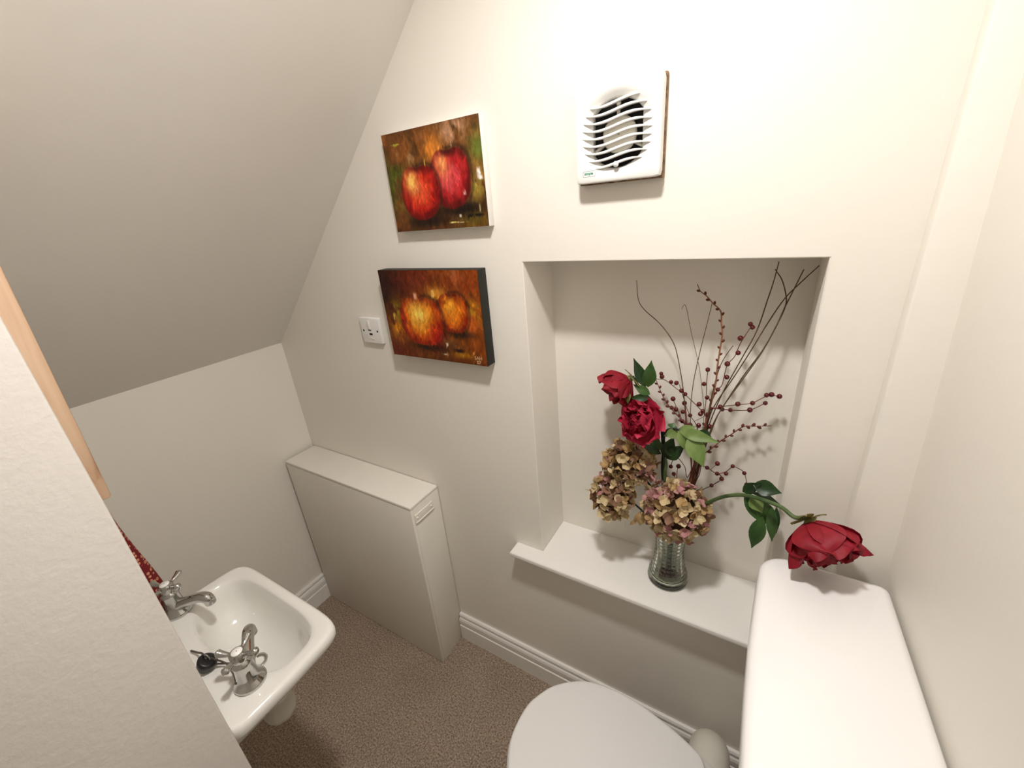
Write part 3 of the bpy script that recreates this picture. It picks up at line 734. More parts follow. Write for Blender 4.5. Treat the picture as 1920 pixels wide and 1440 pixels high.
# ================================================================== towel on a ring
def towel():
    x0, yc = 0.385, -0.735
    t = thing('towel_ring', (x0, YW, 1.16), 'chrome towel ring on the end wall left of the basin', 'towel ring')
    obj('wall_plate', lathe('wp', [(0.001, 0), (0.022, 0), (0.022, 0.006), (0.010, 0.012), (0.010, 0.05), (0.001, 0.052)], (x0, YW + 0.0005, 1.16), axis=(0, 1, 0), seg=20), M_chrome, t)
    obj('ring', tube('ring', [(x0 + 0.055 * math.sin(a), yc, 1.105 + 0.055 * math.cos(a)) for a in [i * PI / 8 for i in range(17)]], 0.004, 8, 3), M_chrome, t)
    rings = []
    n = 48
    for k in range(22):
        s = k / 21
        z = 1.064 - s * 0.52
        hw = 0.044 + 0.035 * sstep(0, 0.8, s) ; hd = 0.020 + 0.020 * float(sstep(0, 0.5, s))
        yo = yc + 0.004 + 0.006 * s
        rg = []
        for i in range(n):
            a = 2 * PI * i / n
            f = 1 + (0.16 * math.sin(7 * a + 1.3) + 0.07 * math.sin(13 * a)) * (0.3 + 0.7 * s)
            rg.append(Vector((x0 + hw * math.cos(a) * f, yo + hd * math.sin(a) * f, z + 0.006 * math.sin(3 * a) * s)))
        rings.append(rg)
    tag(obj('hand_towel', loft('hand_towel', rings), M_towel), 'maroon hand towel with small floral print hanging beside the basin', 'towel')
towel()

# ================================================================== toilet
CYT = -0.355
def outline(pts, n=8):
    """half outline (x, dy) -> closed loop of (x, y)"""
    h = catmull([(x, d, 0) for x, d in pts], n)
    up = [(p.x, p.y) for p in h]
    return [(x, CYT + d) for x, d in up] + [(x, CYT - d) for x, d in up[::-1][1:-1]]
LIDP = [(1.209, 0.0), (1.2115, 0.035), (1.222, 0.068), (1.255, 0.121), (1.320, 0.168), (1.396, 0.184), (1.468, 0.181), (1.55, 0.163), (1.600, 0.146), (1.620, 0.136), (1.631, 0.120), (1.634, 0.100), (1.635, 0.05), (1.635, 0.0)]
def scaled(loop, off):
    cx = sum(p[0] for p in loop) / len(loop)
    out = []
    n = len(loop)
    for i, (x, y) in enumerate(loop):
        a, b = loop[i - 1], loop[(i + 1) % n]
        tx, ty = b[0] - a[0], b[1] - a[1]; l = math.hypot(tx, ty) or 1
        nx, ny = -ty / l, tx / l
        if nx * (x - cx) + ny * (y - CYT) < 0: nx, ny = -nx, -ny
        out.append((x + nx * off, y + ny * off))
    return out
def toilet():
    t = thing('toilet', (1.45, CYT, 0), 'white toilet with closed lid standing on the carpet below the niche', 'toilet')
    lp = outline(LIDP)
    def rg(off, z): return [Vector((x, y, z)) for x, y in scaled(lp, off)]
    obj('lid', loft('lid', [rg(-0.004, 0.405), rg(-0.001, 0.4065), rg(0.0, 0.410), rg(-0.0006, 0.415), rg(-0.003, 0.4185), rg(-0.008, 0.4200)]), M_seat, t)
    obj('seat', loft('seat', [rg(-0.004, 0.383), rg(0.003, 0.386), rg(0.005, 0.392), rg(0.004, 0.3985), rg(0.000, 0.4025), rg(-0.006, 0.4035)]), M_seat, t)
    for s in (-1, 1):
        obj('hinge', tube('hinge', [(1.650, CYT + s * 0.055, 0.398), (1.650, CYT + s * 0.095, 0.398)], 0.009, 12, 0), M_seat, t)
    # pan
    R = []
    n = 64
    def pr(z, x0, x1, hw, p=2.4, pb=4):
        out = []
        cxx = x0 + (x1 - x0) * 0.45
        for i in range(n):
            a = 2 * PI * i / n; c, s = math.cos(a), math.sin(a)
            rx = (x1 - cxx) if c > 0 else (cxx - x0)
            q = pb if c > 0 else p
            k = (abs(c / rx) ** q + abs(s / hw) ** q) ** (-1 / q)
            out.append(Vector((cxx + c * k, CYT + s * k, z)))
        R.append(out)
    pr(0.001, 1.36, 1.66, 0.10); pr(0.02, 1.362, 1.66, 0.098); pr(0.10, 1.375, 1.655, 0.090); pr(0.18, 1.36, 1.66, 0.098)
    pr(0.25, 1.31, 1.675, 0.125); pr(0.31, 1.25, 1.69, 0.155); pr(0.35, 1.224, 1.695, 0.168); pr(0.372, 1.219, 1.698, 0.172); pr(0.380, 1.224, 1.694, 0.168); pr(0.382, 1.26, 1.66, 0.14)
    obj('pan', loft('pan', R), M_cer, t)
    # soil pipe turning down beside the back wall
    px = 1.637
    pts = [(px, -0.30, 0.245), (px, -0.20, 0.245), (px, -0.150, 0.243), (px, -0.108, 0.232), (px, -0.080, 0.200), (px, -0.073, 0.15), (px, -0.073, 0.001)]
    sp = obj('soil_pipe', tube('soil_pipe', pts, 0.0505, 28, 5), M_pipe, t)
    obj('pipe_collar', tube('pipe_collar', [(px, -0.282, 0.245), (px, -0.262, 0.245)], 0.053, 28, 0), M_pipe, sp)
    fp = obj('flush_pipe', tube('flush_pipe', [(1.775, -0.335, 0.60), (1.775, -0.335, 0.42), (1.765, -0.34, 0.36), (1.73, -0.35, 0.335), (1.66, CYT, 0.33)], 0.020, 16, 5), M_pipe, t)
toilet()
def cistern():
    t = thing('toilet_cistern', (1.77, -0.335, 0.60), 'white toilet cistern with rounded lid fixed to the right wall', 'cistern')
    yn, yf = -0.600, -0.072
    zt = 0.93
    def loop(ins, z, dz=0.0):
        pts = []
        n = 26
        def corner(cx_, cy_, r, a0, a1, k=8):
            for i in range(k + 1):
                a = a0 + (a1 - a0) * i / k
                pts.append((cx_ + r * math.cos(a), cy_ + r * math.sin(a)))
        R1, R2 = 0.052, 0.018
        xl = 1.6685
        bow = 0.006
        # start: far left corner, travel to near along the front
        corner(xl + R1, yf - R1, R1, PI / 2, PI)
        for i in range(1, n):
            s = i / n; y = (yf - R1) + (yn + R1 - yf + R1) * s
            pts.append((xl - bow * math.sin(PI * s), y))
        corner(xl + R1, yn + R1, R1, PI, 1.5 * PI)
        xb = xr(yn) + 0.0155; corner(xb - R2, yn + R2, R2, -PI / 2, 0)
        xb = xr(yf) + 0.0155; corner(xb - R2, yf - R2, R2, 0, PI / 2)
        cx_, cy_ = 1.77, (yn + yf) / 2
        out = []
        m_ = len(pts)
        for i, (x, y) in enumerate(pts):
            a, b = pts[i - 1], pts[(i + 1) % m_]
            tx, ty = b[0] - a[0], b[1] - a[1]; l = math.hypot(tx, ty) or 1
            nx, ny = ty / l, -tx / l
            if nx * (x - cx_) + ny * (y - cy_) < 0: nx, ny = -nx, -ny
            out.append(Vector((x - nx * ins, y - ny * ins, z)))
        return out
    obj('cistern_lid', loft('cistern_lid', [loop(0.006, zt - 0.038), loop(0.001, zt - 0.036), loop(0.0, zt - 0.030), loop(0.0, zt - 0.016), loop(0.0015, zt - 0.009), loop(0.005, zt - 0.004), loop(0.011, zt - 0.0012), loop(0.0155, zt)]), M_cerw, t)
    obj('tank', loft('tank', [loop(0.035, 0.60), loop(0.026, 0.604), loop(0.021, 0.62), loop(0.012, zt - 0.06), loop(0.0095, zt - 0.0385)]), M_cerw, t)
cistern()

# ================================================================== vase and flowers
random.seed(11)
VX, VY, VZ = 1.472, 0.068, NZ0
def vase():
    t = thing('glass_vase', (VX, VY, VZ), 'ribbed clear glass vase holding the flowers on the niche sill', 'vase')
    prof = []
    pts = [(0.046, 0.0), (0.0530, 0.004), (0.0535, 0.012), (0.0500, 0.024), (0.0440, 0.040), (0.0395, 0.060), (0.0370, 0.085), (0.0360, 0.110), (0.0365, 0.135), (0.0390, 0.158), (0.0425, 0.172)]
    sm = catmull([(r, h, 0) for r, h in pts], 8)
    prof = [(p.x, p.y) for p in sm]
    nr = 18
    def md(i, a, h):
        if h < 0.014 or h > 0.168: return 1.0
        f = min(1, (h - 0.014) / 0.02)
        return 1 + f * (0.030 * abs(math.cos(nr * a / 2)) + 0.020 * abs(math.cos(nr * a / 2)) * math.cos(h / 0.0062 * PI))
    inner = [(0.0385, 0.170), (0.0345, 0.150), (0.0315, 0.11), (0.0325, 0.085), (0.0350, 0.060), (0.0395, 0.040), (0.0440, 0.024), (0.0440, 0.014), (0.030, 0.010), (0.001, 0.010)]
    full = [(0.001, 0.002), (0.036, 0.002)] + prof + [(0.0405, 0.1735)] + inner
    k = len(prof) + 2
    def md2(i, a, h): return md(i, a, h) if i < k else 1.0
    obj('glass_body', lathe('glass_body', full, (VX, VY, VZ + 0.0005), seg=144, mod=md2), M_glass, t)
    rr = random.Random(5)
    for i in range(9):
        a = i * 2.4; r = 0.028 * math.sqrt((i + 0.5) / 9)
        obj('red_pebble', ball('red_pebble', (VX + r * math.cos(a), VY + r * math.sin(a), VZ + 0.0195 + 0.002 * rr.random()), 0.0082 + 0.001 * rr.random(), 10, 8, 0.9), M_berry, t)
vase()

# ---- builders
def petal_mesh(name, L, W, p0, p1, cup, ruf, seed, nu=9, nv=8):
    rr = random.Random(seed); ph = rr.random() * 6; ph2 = rr.random() * 6
    vs, fs = [], []
    r = z = 0.0
    for j in range(nv):
        v = j / (nv - 1)
        ang = math.radians(p0 + (p1 - p0) * v)
        if j: r += L / (nv - 1) * math.sin(ang); z += L / (nv - 1) * math.cos(ang)
        wv = W * (max(0.10, math.sin(PI * min(0.93, 0.06 + 0.70 * v + 0.18 * v * v)))) ** 0.8
        for i in range(nu):
            u = -1 + 2 * i / (nu - 1)
            y = u * wv
            back = cup * (u * u) * wv
            e = ruf * L * (v ** 2) * (math.sin(4.2 * u + ph) * 0.6 + math.sin(7 * u + ph2) * 0.25)
            tip = -0.10 * L * (u * u) * v * v
            vs.append((r - back * math.cos(ang) + e * math.cos(ang), y, z + back * math.sin(ang) * 0.6 + tip * math.cos(ang) - e * math.sin(ang) * 0.5))
    for j in range(nv - 1):
        for i in range(nu - 1):
            a = j * nu + i
            fs.append([a, a + 1, a + nu + 1, a + nu])
    return mesh(name, vs, fs)
def leaf_mesh(base, tip, width, nrm, bend=0.0, fold=0.15, n=9):
    base, tip = Vector(base), Vector(tip)
    d = tip - base; L = d.length; d.normalize()
    nrm = Vector(nrm); nrm = (nrm - d * nrm.dot(d)).normalized(); side = d.cross(nrm)
    vs, fs = [], []
    for j in range(n):
        v = j / (n - 1)
        wv = width * 0.5 * max(0.02, (math.sin(PI * v ** 0.82)) ** 1.15 * (1 - 0.2 * v))
        c = base + d * (L * v) + nrm * (bend * L * math.sin(PI * v))
        for u in (-1, -0.5, 0, 0.5, 1):
            vs.append(c + side * (u * wv) + nrm * (abs(u) * fold * wv - 0.0006 * (u == 0)) + nrm * (0.05 * wv * math.sin(9 * v + 3 * u)))
    for j in range(n - 1):
        for i in range(4):
            a = j * 5 + i
            fs.append([a, a + 1, a + 6, a + 5])
    return mesh('leaf', vs, fs)
TOCAM = lambda p: (CAM - Vector(p)).normalized()
def peony(label, centre, axis, R, mt, stem, stem_r, leaves, openness=1.0, seed=1, sepals=4, stem_mat=None, inner_n=8):
    """centre is the middle of the bloom; stem runs from the bloom back to the vase"""
    axis = Vector(axis).normalized(); centre = Vector(centre)
    base = centre - axis * R * 0.62
    t = thing('peony', stem[-1], label, 'flower', 'peonies in the glass vase')
    rr = random.Random(seed)
    layers = [(inner_n, 0.80, 0.40, 16, -35, 0.55), (9, 0.98, 0.50, 38, -22, 0.5), (9, 1.15, 0.58, 62, -8, 0.45), (8, 1.22, 0.66, 84, 12, 0.35)]
    if openness > 0.5: layers.append((6, 1.18, 0.70, 104, 52, 0.25))
    Fm = frame_to(axis, rr.random() * 6)
    for li, (n, L, W, p0, p1, cup) in enumerate(layers):
        ms = [petal_mesh('petal', L * R, W * R, p0 * (0.75 + 0.25 * openness), p1, cup, 0.09 + 0.02 * li, seed * 50 + li * 7 + q) for q in range(3)]
        for q in ms: q.materials.append(mt)
        off = rr.random() * 6
        for k in range(n):
            a = off + 2 * PI * (k + 0.35 * (rr.random() - 0.5)) / n
            s = 0.90 + 0.2 * rr.random()
            M = Matrix.Translation(base) @ Fm @ Matrix.Rotation(a, 4, 'Z') @ Matrix.Rotation((rr.random() - 0.5) * 0.22, 4, 'X') @ Matrix.Scale(s, 4)
            obj('petal', ms[k % 3], None, t, M)
    sm = petal_mesh('sepal', 0.50 * R, 0.15 * R, 120, 70, 0.3, 0.1, seed + 900); sm.materials.append(M_sepal)
    for k in range(sepals):
        M = Matrix.Translation(base - axis * 0.004) @ Fm @ Matrix.Rotation(2 * PI * k / sepals + rr.random(), 4, 'Z') @ Matrix.Scale(0.8 + 0.4 * rr.random(), 4)
        obj('sepal', sm, None, t, M)
    obj('calyx', lathe('calyx', [(0.0045, -0.10 * R), (0.10 * R, -0.06 * R), (0.17 * R, 0.03 * R), (0.12 * R, 0.12 * R), (0.001, 0.13 * R)], base, axis=axis, seg=14), M_sepal, t)
    st = obj('stem', tube('stem', [base - axis * 0.008] + list(stem), stem_r, 10, 6), stem_mat or M_stem, t)
    for (b, e, wd, nr, bend, lm) in leaves:
        obj('leaf', leaf_mesh(b, e, wd, nr, bend), lm, t)
    return t
NECK = Vector((VX, VY, VZ + 0.165)); FOOT = Vector((VX, VY, VZ + 0.034))
def inneck(dx, dy): return [NECK + Vector((dx, dy, 0)), FOOT + Vector((-dx * 0.6, -dy * 0.6, 0))]
def A(px, py, y): return at(px, py, 1, y)
def Z7(x, y, d): return at(1080 + 0.27778 * x, 640 + 0.27778 * y, 1, d)
def Z6(x, y, d): return at(1080 + 0.29167 * x, 470 + 0.29167 * y, 1, d)
def lf(b, e, wd, bend, lm, nr=None):
    return (b, e, wd, nr if nr is not None else TOCAM(b), bend, lm)

# peony seen from the side, upper left
peony('crimson peony seen from the side, the topmost bloom at the left', A(1158, 728, 0.055), (-0.66, -0.34, -0.62), 0.062, M_pet,
      [Z7(440, 330, 0.066), Z7(520, 420, 0.070), Z7(575, 560, 0.072), Z7(592, 740, 0.070), Z7(588, 900, 0.062)] + inneck(-0.012, 0.008), [0.0035, 0.004, 0.0045, 0.005, 0.005, 0.005], 
      [lf(Z7(470, 310, 0.066), Z7(388, 112, 0.066), 0.030, 0.06, M_leafd), lf(Z7(485, 310, 0.067), Z7(510, 128, 0.066), 0.036, 0.05, M_leaf),
       lf(Z7(500, 360, 0.066), Z7(385, 290, 0.060), 0.024, 0.08, M_leaf), lf(Z7(495, 385, 0.062), Z7(365, 380, 0.055), 0.022, 0.10, M_leafd), lf(Z7(345, 330, 0.045), Z7(350, 425, 0.035), 0.017, 0.05, M_leafl)],
      openness=0.35, seed=3, sepals=5, stem_mat=M_stemd)
peony('pinkish crimson peony facing forward, just above the dried hydrangeas', A(1194, 786, 0.020), (-0.40, -0.80, 0.42), 0.058, M_petp,
      [Z7(505, 560, 0.062), Z7(545, 650, 0.066), Z7(590, 760, 0.066), Z7(606, 830, 0.062), Z7(600, 930, 0.058)] + inneck(-0.006, -0.006), [0.0035, 0.004, 0.0045, 0.0045, 0.0045],
      [lf(Z7(545, 660, 0.058), Z7(450, 665, 0.040), 0.020, 0.2, M_leafl), lf(Z7(560, 740, 0.052), Z7(500, 645, 0.045), 0.034, 0.12, M_leaf), lf(Z7(575, 760, 0.05), Z7(410, 680, 0.02), 0.020, 0.12, M_leafd)],
      openness=0.8, seed=8)
pc = at(1543, 1026, 1, -0.106)
peony('large crimson peony drooping over the cistern lid', pc, (0.42, -0.56, -0.50), 0.075, M_pet,
      [A(1490, 970, -0.088), A(1463, 950, -0.070), A(1420, 934, -0.044), A(1385, 928, -0.015), A(1345, 935, 0.012), A(1300, 960, 0.040)] + inneck(0.012, 0.0),
      [0.0042, 0.0040, 0.0040, 0.0042, 0.0045, 0.005],
      [lf(A(1392, 922, -0.02), A(1428, 906, -0.03), 0.026, 0.02, M_leafd), lf(A(1412, 908, -0.025), A(1466, 925, -0.03), 0.036, 0.04, M_leafd), lf(A(1408, 924, -0.02), A(1463, 946, -0.02), 0.016, 0.12, M_leafd, (0, -0.3, 1)),
       lf(A(1395, 928, -0.02), A(1432, 985, -0.030), 0.026, 0.04, M_leaf), lf(A(1408, 930, -0.025), A(1430, 962, -0.035), 0.032, 0.0, M_leafl),
       lf(A(1430, 968, -0.030), A(1409, 1028, -0.035), 0.034, 0.06, M_leaf), lf(A(1425, 935, -0.02), A(1446, 990, -0.02), 0.038, 0.06, M_leaf),
       lf(A(1448, 950, -0.03), A(1447, 1016, -0.035), 0.024, 0.06, M_leaf), lf(A(1456, 950, -0.03), A(1456, 1000, -0.03), 0.014, 0.05, M_leafd)],
      openness=0.5, seed=21, sepals=4)

# leafy sprig in the middle
def sprig():
    t = thing('leaf_sprig', FOOT, 'sprig of light green leaves rising between the peonies and the berry twigs', 'leaves')
    obj('stem', tube('stem', [Z7(700, 598, 0.030), Z7(640, 592, 0.045), Z7(600, 620, 0.055), Z7(592, 720, 0.060), Z7(598, 900, 0.060)] + inneck(0.002, 0.012), 0.003, 8, 5), M_stemd, t)
    k = [(Z7(690, 598, 0.030), Z7(972, 686, 0.015), 0.036, 0.08, M_leafl), (Z7(765, 632, 0.022), Z7(862, 850, 0.000), 0.056, 0.06, M_leafl), (Z7(692, 604, 0.028), Z7(750, 745, 0.02), 0.030, 0.06, M_leafl),
         (Z7(690, 598, 0.032), Z7(815, 575, 0.04), 0.022, 0.08, M_leafl), (Z7(645, 590, 0.04), Z7(660, 552, 0.05), 0.030, 0.05, M_leaf), (Z7(690, 610, 0.035), Z7(592, 640, 0.030), 0.032, -0.08, M_leafl),
         (Z7(835, 600, 0.04), Z7(915, 650, 0.045), 0.024, 0.06, M_leafd), (Z7(600, 780, 0.06), Z7(660, 640, 0.055), 0.046, 0.05, M_leafd), (Z7(610, 790, 0.06), Z7(740, 700, 0.05), 0.044, 0.06, M_leafd), (Z7(600, 700, 0.06), Z7(690, 790, 0.06), 0.034, 0.05, M_leafd)]
    for b, e, wd, bend, lm in k:
        obj('leaf', leaf_mesh(b, e, wd * 0.82, TOCAM(b), bend), lm, t)
sprig()

# ---- dried hydrangeas
def floret_mesh(seed, s=1.0):
    rr = random.Random(seed); vs, fs = [], []
    for k in range(4):
        a = k * PI / 2 + (rr.random() - 0.5) * 0.35
        L, W = s * (0.0125 + 0.004 * rr.random()), s * (0.0064 + 0.002 * rr.random())
        lift = 0.15 + 0.9 * rr.random(); curl = (rr.random() - 0.4) * 1.5
        b = len(vs)
        ca, sa = math.cos(a), math.sin(a)
        prof = [0.15, 0.80, 1.0, 0.70, 0.06]
        for j, wv in enumerate(prof):
            v = j / 4
            r = L * v * (1 - 0.12 * v); z = L * (lift * v - curl * v * v * 0.7)
            for u in (-1, 0, 1):
                y = u * wv * W; zz = z + abs(u) * (0.15 + 0.5 * lift) * wv * W
                vs.append((r * ca - y * sa, r * sa + y * ca, zz))
        for j in range(4):
            for i in range(2):
                q = b + j * 3 + i
                fs.append([q, q + 1, q + 4, q + 3])
    return mesh('floret', vs, fs)
FLO = []
for mi, mm in enumerate(M_hyd):
    for q in range(3):
        me = floret_mesh(60 + mi * 9 + q); me.materials.append(mm); FLO.append((mi, me))
def hydrangea(label, c, rad, n, stem, weights, seed, axis=(0, 0, 1)):
    c = Vector(c); rr = random.Random(seed)
    t = thing('dried_hydrangea', stem[-1], label, 'flower', 'dried hydrangeas in the glass vase')
    Q = frame_to(axis)
    core = ball('dark_gap_core', (0, 0, 0), 1.0, 16, 10)
    core.transform(Matrix.Translation(c) @ Q @ Matrix.Diagonal((rad[0] * 0.66, rad[1] * 0.66, rad[2] * 0.66, 1)))
    obj('dark_gap_core', core, M_lens_brown, t)  # dark core in place of stalks, so the gaps between florets look shaded
    for i in range(n):
        z = 1 - 2 * (i + 0.5) / n; a = i * 2.39996
        d = Vector((math.sqrt(1 - z * z) * math.cos(a), math.sqrt(1 - z * z) * math.sin(a), z))
        d = (d + Vector([(rr.random() - 0.5) * 0.28 for _ in range(3)])).normalized()
        p = Vector((d.x * rad[0], d.y * rad[1], d.z * rad[2])) * (0.74 + 0.26 * rr.random())
        M = Matrix.Translation(c) @ Q @ Matrix.Translation(p) @ frame_to((d + Vector([(rr.random() - 0.5) * 1.5 for _ in range(3)])), rr.random() * 6) @ Matrix.Scale(0.85 + 0.4 * rr.random(), 4)
        mi = rr.choices(range(4), weights)[0]
        if d.z < -0.4 and rr.random() < 0.5: mi = 0
        me = FLO[mi * 3 + rr.randrange(3)][1]
        obj('floret', me, None, t, M)
    obj('stem', tube('stem', stem, 0.0026, 8, 5), M_stemd, t)
hydrangea('round dried hydrangea with cream and mauve florets over the vase mouth', A(1267, 958, 0.022), (0.076, 0.058, 0.080), 190,
          [A(1267, 958, 0.022) + Vector((0, 0.02, -0.03))] + inneck(0.004, -0.012), (4, 4, 2, 1), 31)
hydrangea('brownish dried hydrangea tucked under the forward facing peony', A(1180, 868, 0.058), (0.068, 0.048, 0.054), 125,
          [A(1190, 880, 0.062), Z7(455, 930, 0.060), Z7(515, 1000, 0.060)] + inneck(-0.014, 0.0), (3, 2, 4, 2), 32)
hydrangea('leftmost dried hydrangea, drooping with cream tan florets', A(1148, 930, 0.030), (0.052, 0.046, 0.062), 125,
          [A(1150, 925, 0.035), Z7(360, 1070, 0.045), Z7(470, 1165, 0.050)] + inneck(-0.010, -0.012), (4, 2, 4, 2), 33)
def tail():
    t = thing('dried_leaf_sprig', FOOT, 'small withered sprig hanging between the two lower hydrangeas', 'leaves')
    obj('stem', tube('stem', [Z7(420, 1215, 0.03), Z7(430, 1165, 0.04), Z7(470, 1150, 0.05)] + inneck(-0.008, 0.002), 0.0014, 6, 5), M_twig, t)
    for b, e, wd in (((430, 1150), (395, 1225), 0.016), ((445, 1160), (432, 1245), 0.022), ((415, 1200), (362, 1240), 0.012), ((440, 1150), (470, 1215), 0.018)):
        obj('leaf', leaf_mesh(Z7(*b, 0.035), Z7(*e, 0.030), wd, TOCAM(Z7(*b, 0.03)), 0.15), M_hyd[2], t)
tail()

# ---- bare twigs
def bundle(k): 
    return [Z7(780 + 9 * k, 850, 0.072 + 0.002 * (k % 3)), Z7(755 + 7 * k, 960, 0.070)] + inneck(0.006 + 0.0015 * (k % 5), 0.004 + 0.003 * (k % 3))
TW = [('leftmost bare brown twig, curving to the left', [(390, 190), (400, 310), (440, 380), (540, 470), (620, 580), (655, 690), (690, 900), (710, 1130)], 0.0011, M_twig, 0),
      ('thinnest pale twig with a hooked tip', [(680, 378), (690, 355), (708, 362), (740, 520), (790, 740), (810, 900), (820, 1100)], 0.0006, M_twig, 1),
      ('straight bare twig crossing behind the budded branch', [(875, 340), (840, 480), (790, 680), (750, 880), (735, 1100)], 0.0009, M_twig, 2),
      ('bare twig reaching the top edge of the niche', [(1305, 70), (1270, 200), (1230, 320), (1160, 520), (1050, 720), (940, 920), (860, 1110)], 0.0012, M_twig, 3),
      ('bare twig with a strongly bent tip near the top of the niche', [(1280, 120), (1325, 190), (1350, 290), (1345, 360), (1290, 480), (1200, 640), (1080, 800), (960, 980), (880, 1120)], 0.0013, M_twig, 4),
      ('bare twig second from the right at its tip', [(1465, 120), (1400, 250), (1340, 370), (1280, 500), (1190, 660), (1070, 830), (940, 1010), (885, 1120)], 0.0012, M_twig, 5),
      ('rightmost bare twig, reaching into the top right corner of the niche', [(1565, 95), (1450, 200), (1340, 310), (1230, 470), (1120, 650), (1010, 820), (900, 980), (850, 1100)], 0.0012, M_twig, 6),
      ('short bare twig ending beside the budded branch', [(1010, 610), (960, 680), (920, 760), (880, 900), (850, 1050)], 0.0010, M_twig, 7)]
for label, pts, r, mt, k in TW:
    n = len(pts)
    P = [Z6(x, y, 0.125 - 0.045 * i / (n - 1) - 0.012 * (k % 3)) for i, (x, y) in enumerate(pts)]
    tag(obj('bare_twig', tube('bare_twig', P + bundle(k), [r * 0.8, r, r, r * 1.15, r * 1.3], 6, 5), mt), label, 'twig', 'bare twigs in the glass vase')

# ---- budded branches
BUD = ball('bud', (0, 0, 0), 1.0, 8, 6, 1.5)
BUD.materials.append(M_bud)
def budded(label, pts, r, mt, k, step, zf=Z6, d0=0.115, d1=0.075, size=0.0028):
    n = len(pts)
    P = [zf(x, y, d0 + (d1 - d0) * i / (n - 1)) for i, (x, y) in enumerate(pts)]
    t = thing('budded_branch', FOOT, label, 'branch', 'budded branches in the glass vase')
    obj('stem', tube('stem', P + bundle(k), [r * 0.6, r, r * 1.15, r * 1.0], 8, 5), mt, t)
    cv = catmull(P, 12); acc = 0; side = 1
    for i in range(1, len(cv)):
        acc += (cv[i] - cv[i - 1]).length
        if acc > step:
            acc = 0; side = -side
            T = (cv[i - 1] - cv[i]).normalized(); sd = T.cross(TOCAM(cv[i])).normalized() * side
            M = Matrix.Translation(cv[i] + sd * (r + size * 0.5)) @ frame_to(T + sd * 0.9) @ Matrix.Scale(size * (0.8 + 0.3 * random.random()), 4)
            obj('bud', BUD, None, t, M)
budded('tall upright orange brown branch with small buds', [(780, 215), (800, 260), (840, 292), (880, 338), (930, 390), (935, 470), (940, 540), (925, 640), (910, 740), (895, 870), (850, 1050), (825, 1130)], 0.0016, M_twigo, 2, 0.0135)
budded('red budded branch leaning left towards the green leaves', [(512, 825), (545, 905), (580, 975), (630, 1035), (680, 1090), (705, 1130)], 0.0014, M_twigr, 0, 0.0095, d0=0.095, size=0.0031)
budded('red budded branch pointing right, below the berry spray', [(1320, 570), (1200, 573), (1130, 576), (1045, 630), (980, 670), (920, 720), (870, 760)], 0.0014, M_twigr, 6, 0.0095, zf=Z7, d0=0.105, size=0.0031)

# ---- berry sprays
BER = ball('berry', (0, 0, 0), 1.0, 14, 9); BER.materials.append(M_berry)
def spray(label, stems, berries, k, zf, d0=0.105, d1=0.075, rb=0.0055):
    t = thing('berry_spray', FOOT, label, 'berries', 'berry sprays in the glass vase')
    allp = []
    for si, pts in enumerate(stems):
        n = len(pts)
        P = [zf(x, y, d0 + (d1 - d0) * i / max(1, n - 1)) for i, (x, y) in enumerate(pts)]
        allp += catmull(P, 6)
        tail_ = bundle(k) if si == 0 else []
        obj('stem' if si == 0 else 'side_stem', tube('stem', P + tail_, [0.0009, 0.0009, 0.0012, 0.0016], 6, 5), M_twigr, t)
    for i, (x, y) in enumerate(berries):
        best = None
        for p in allp:
            q = zf(x, y, p.y); dd = (q - p).length
            if best is None or dd < best[0]: best = (dd, p, q)
        dd, p, q = best
        q = q + TOCAM(q) * 0.003
        M = Matrix.Translation(q) @ Matrix.Scale(rb * (0.88 + 0.22 * random.random()), 4)
        obj('berry', BER, None, t, M)
        if dd > 0.004: obj('berry_stalk', tube('berry_stalk', [p, (p + q) / 2 + Vector((0, 0, -0.001)), q], 0.0006, 5, 2), M_twigr, t)
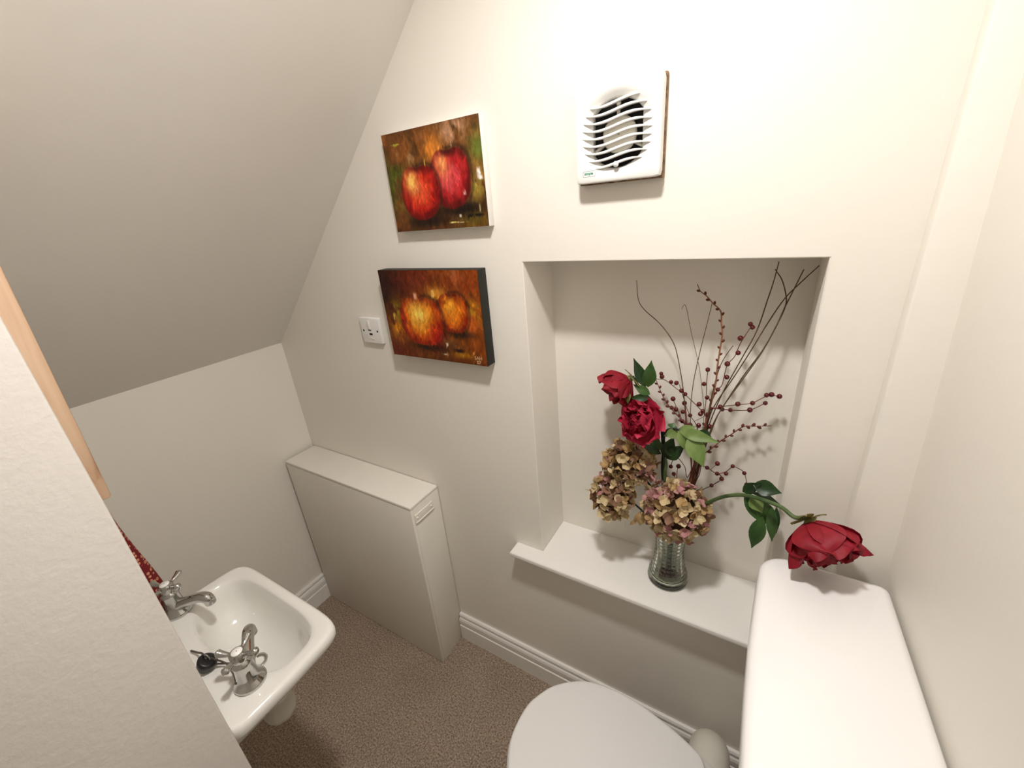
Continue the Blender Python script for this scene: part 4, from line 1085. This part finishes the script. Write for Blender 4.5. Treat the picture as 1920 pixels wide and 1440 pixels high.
spray('berry spray rising tallest, between the upright branch and the bare twigs', [[(1128, 485), (1060, 590), (1020, 680), (970, 740), (940, 860), (905, 900), (870, 980), (850, 1090)]],
      [(1121, 472), (1134, 493), (1057, 563), (1042, 657), (973, 728), (970, 813), (912, 893)], 3, Z6)
spray('berry spray forking out furthest to the right', [[(1308, 937), (1257, 930), (1220, 937), (1130, 980), (1040, 990), (930, 1005), (860, 1030), (840, 1100)], [(1217, 980), (1118, 1023), (993, 1025), (935, 1018), (880, 1010)]],
      [(1308, 937), (1257, 925), (1225, 929), (1217, 980), (1135, 980), (1118, 1024), (1040, 986), (993, 1025), (928, 1003), (940, 1020)], 5, Z6)
spray('berry spray arching out to the upper left', [[(415, 765), (510, 822), (570, 830), (650, 890), (700, 925), (790, 1010), (830, 1060), (835, 1110)]],
      [(548, 790), (553, 810), (611, 845), (646, 850), (677, 900), (702, 922), (792, 987), (815, 1030), (800, 1050), (848, 1055)], 1, Z6)
spray('short upright berry spray with three berries in the middle', [[(847, 768), (840, 850), (838, 940), (828, 1040), (830, 1100)]], [(847, 765), (823, 857), (843, 944)], 2, Z6)
spray('low berry spray in front of the bundle of stems', [[(655, 390), (680, 450), (720, 540), (745, 590), (770, 700)], [(732, 415), (770, 500), (810, 560), (830, 640)], [(697, 290), (735, 420), (750, 580)]],
      [(655, 388), (675, 460), (722, 476), (732, 417), (770, 500), (718, 540), (770, 565), (828, 567), (890, 492), (902, 575), (645, 448)], 0, Z7)
spray('berry spray branching at the lower right above the drooping peony stem', [[(1155, 965), (1136, 890), (1100, 860), (1058, 848), (1010, 880), (950, 892), (885, 853), (850, 840), (820, 860)], [(830, 1012), (915, 973), (983, 928), (962, 890)]],
      [(885, 853), (955, 825), (952, 893), (1013, 893), (1058, 843), (1136, 890), (1152, 968), (915, 973), (983, 928), (830, 1012)], 4, Z7)
spray('tiny berry spray looping inside the gap above the round hydrangea', [[(640, 845), (655, 800), (690, 790), (735, 850), (750, 920)], [(690, 845), (682, 880), (680, 940)], [(660, 895), (668, 930), (672, 960)]],
      [(640, 845), (692, 843), (660, 895), (710, 690)], 1, Z7, d0=0.085, d1=0.07)
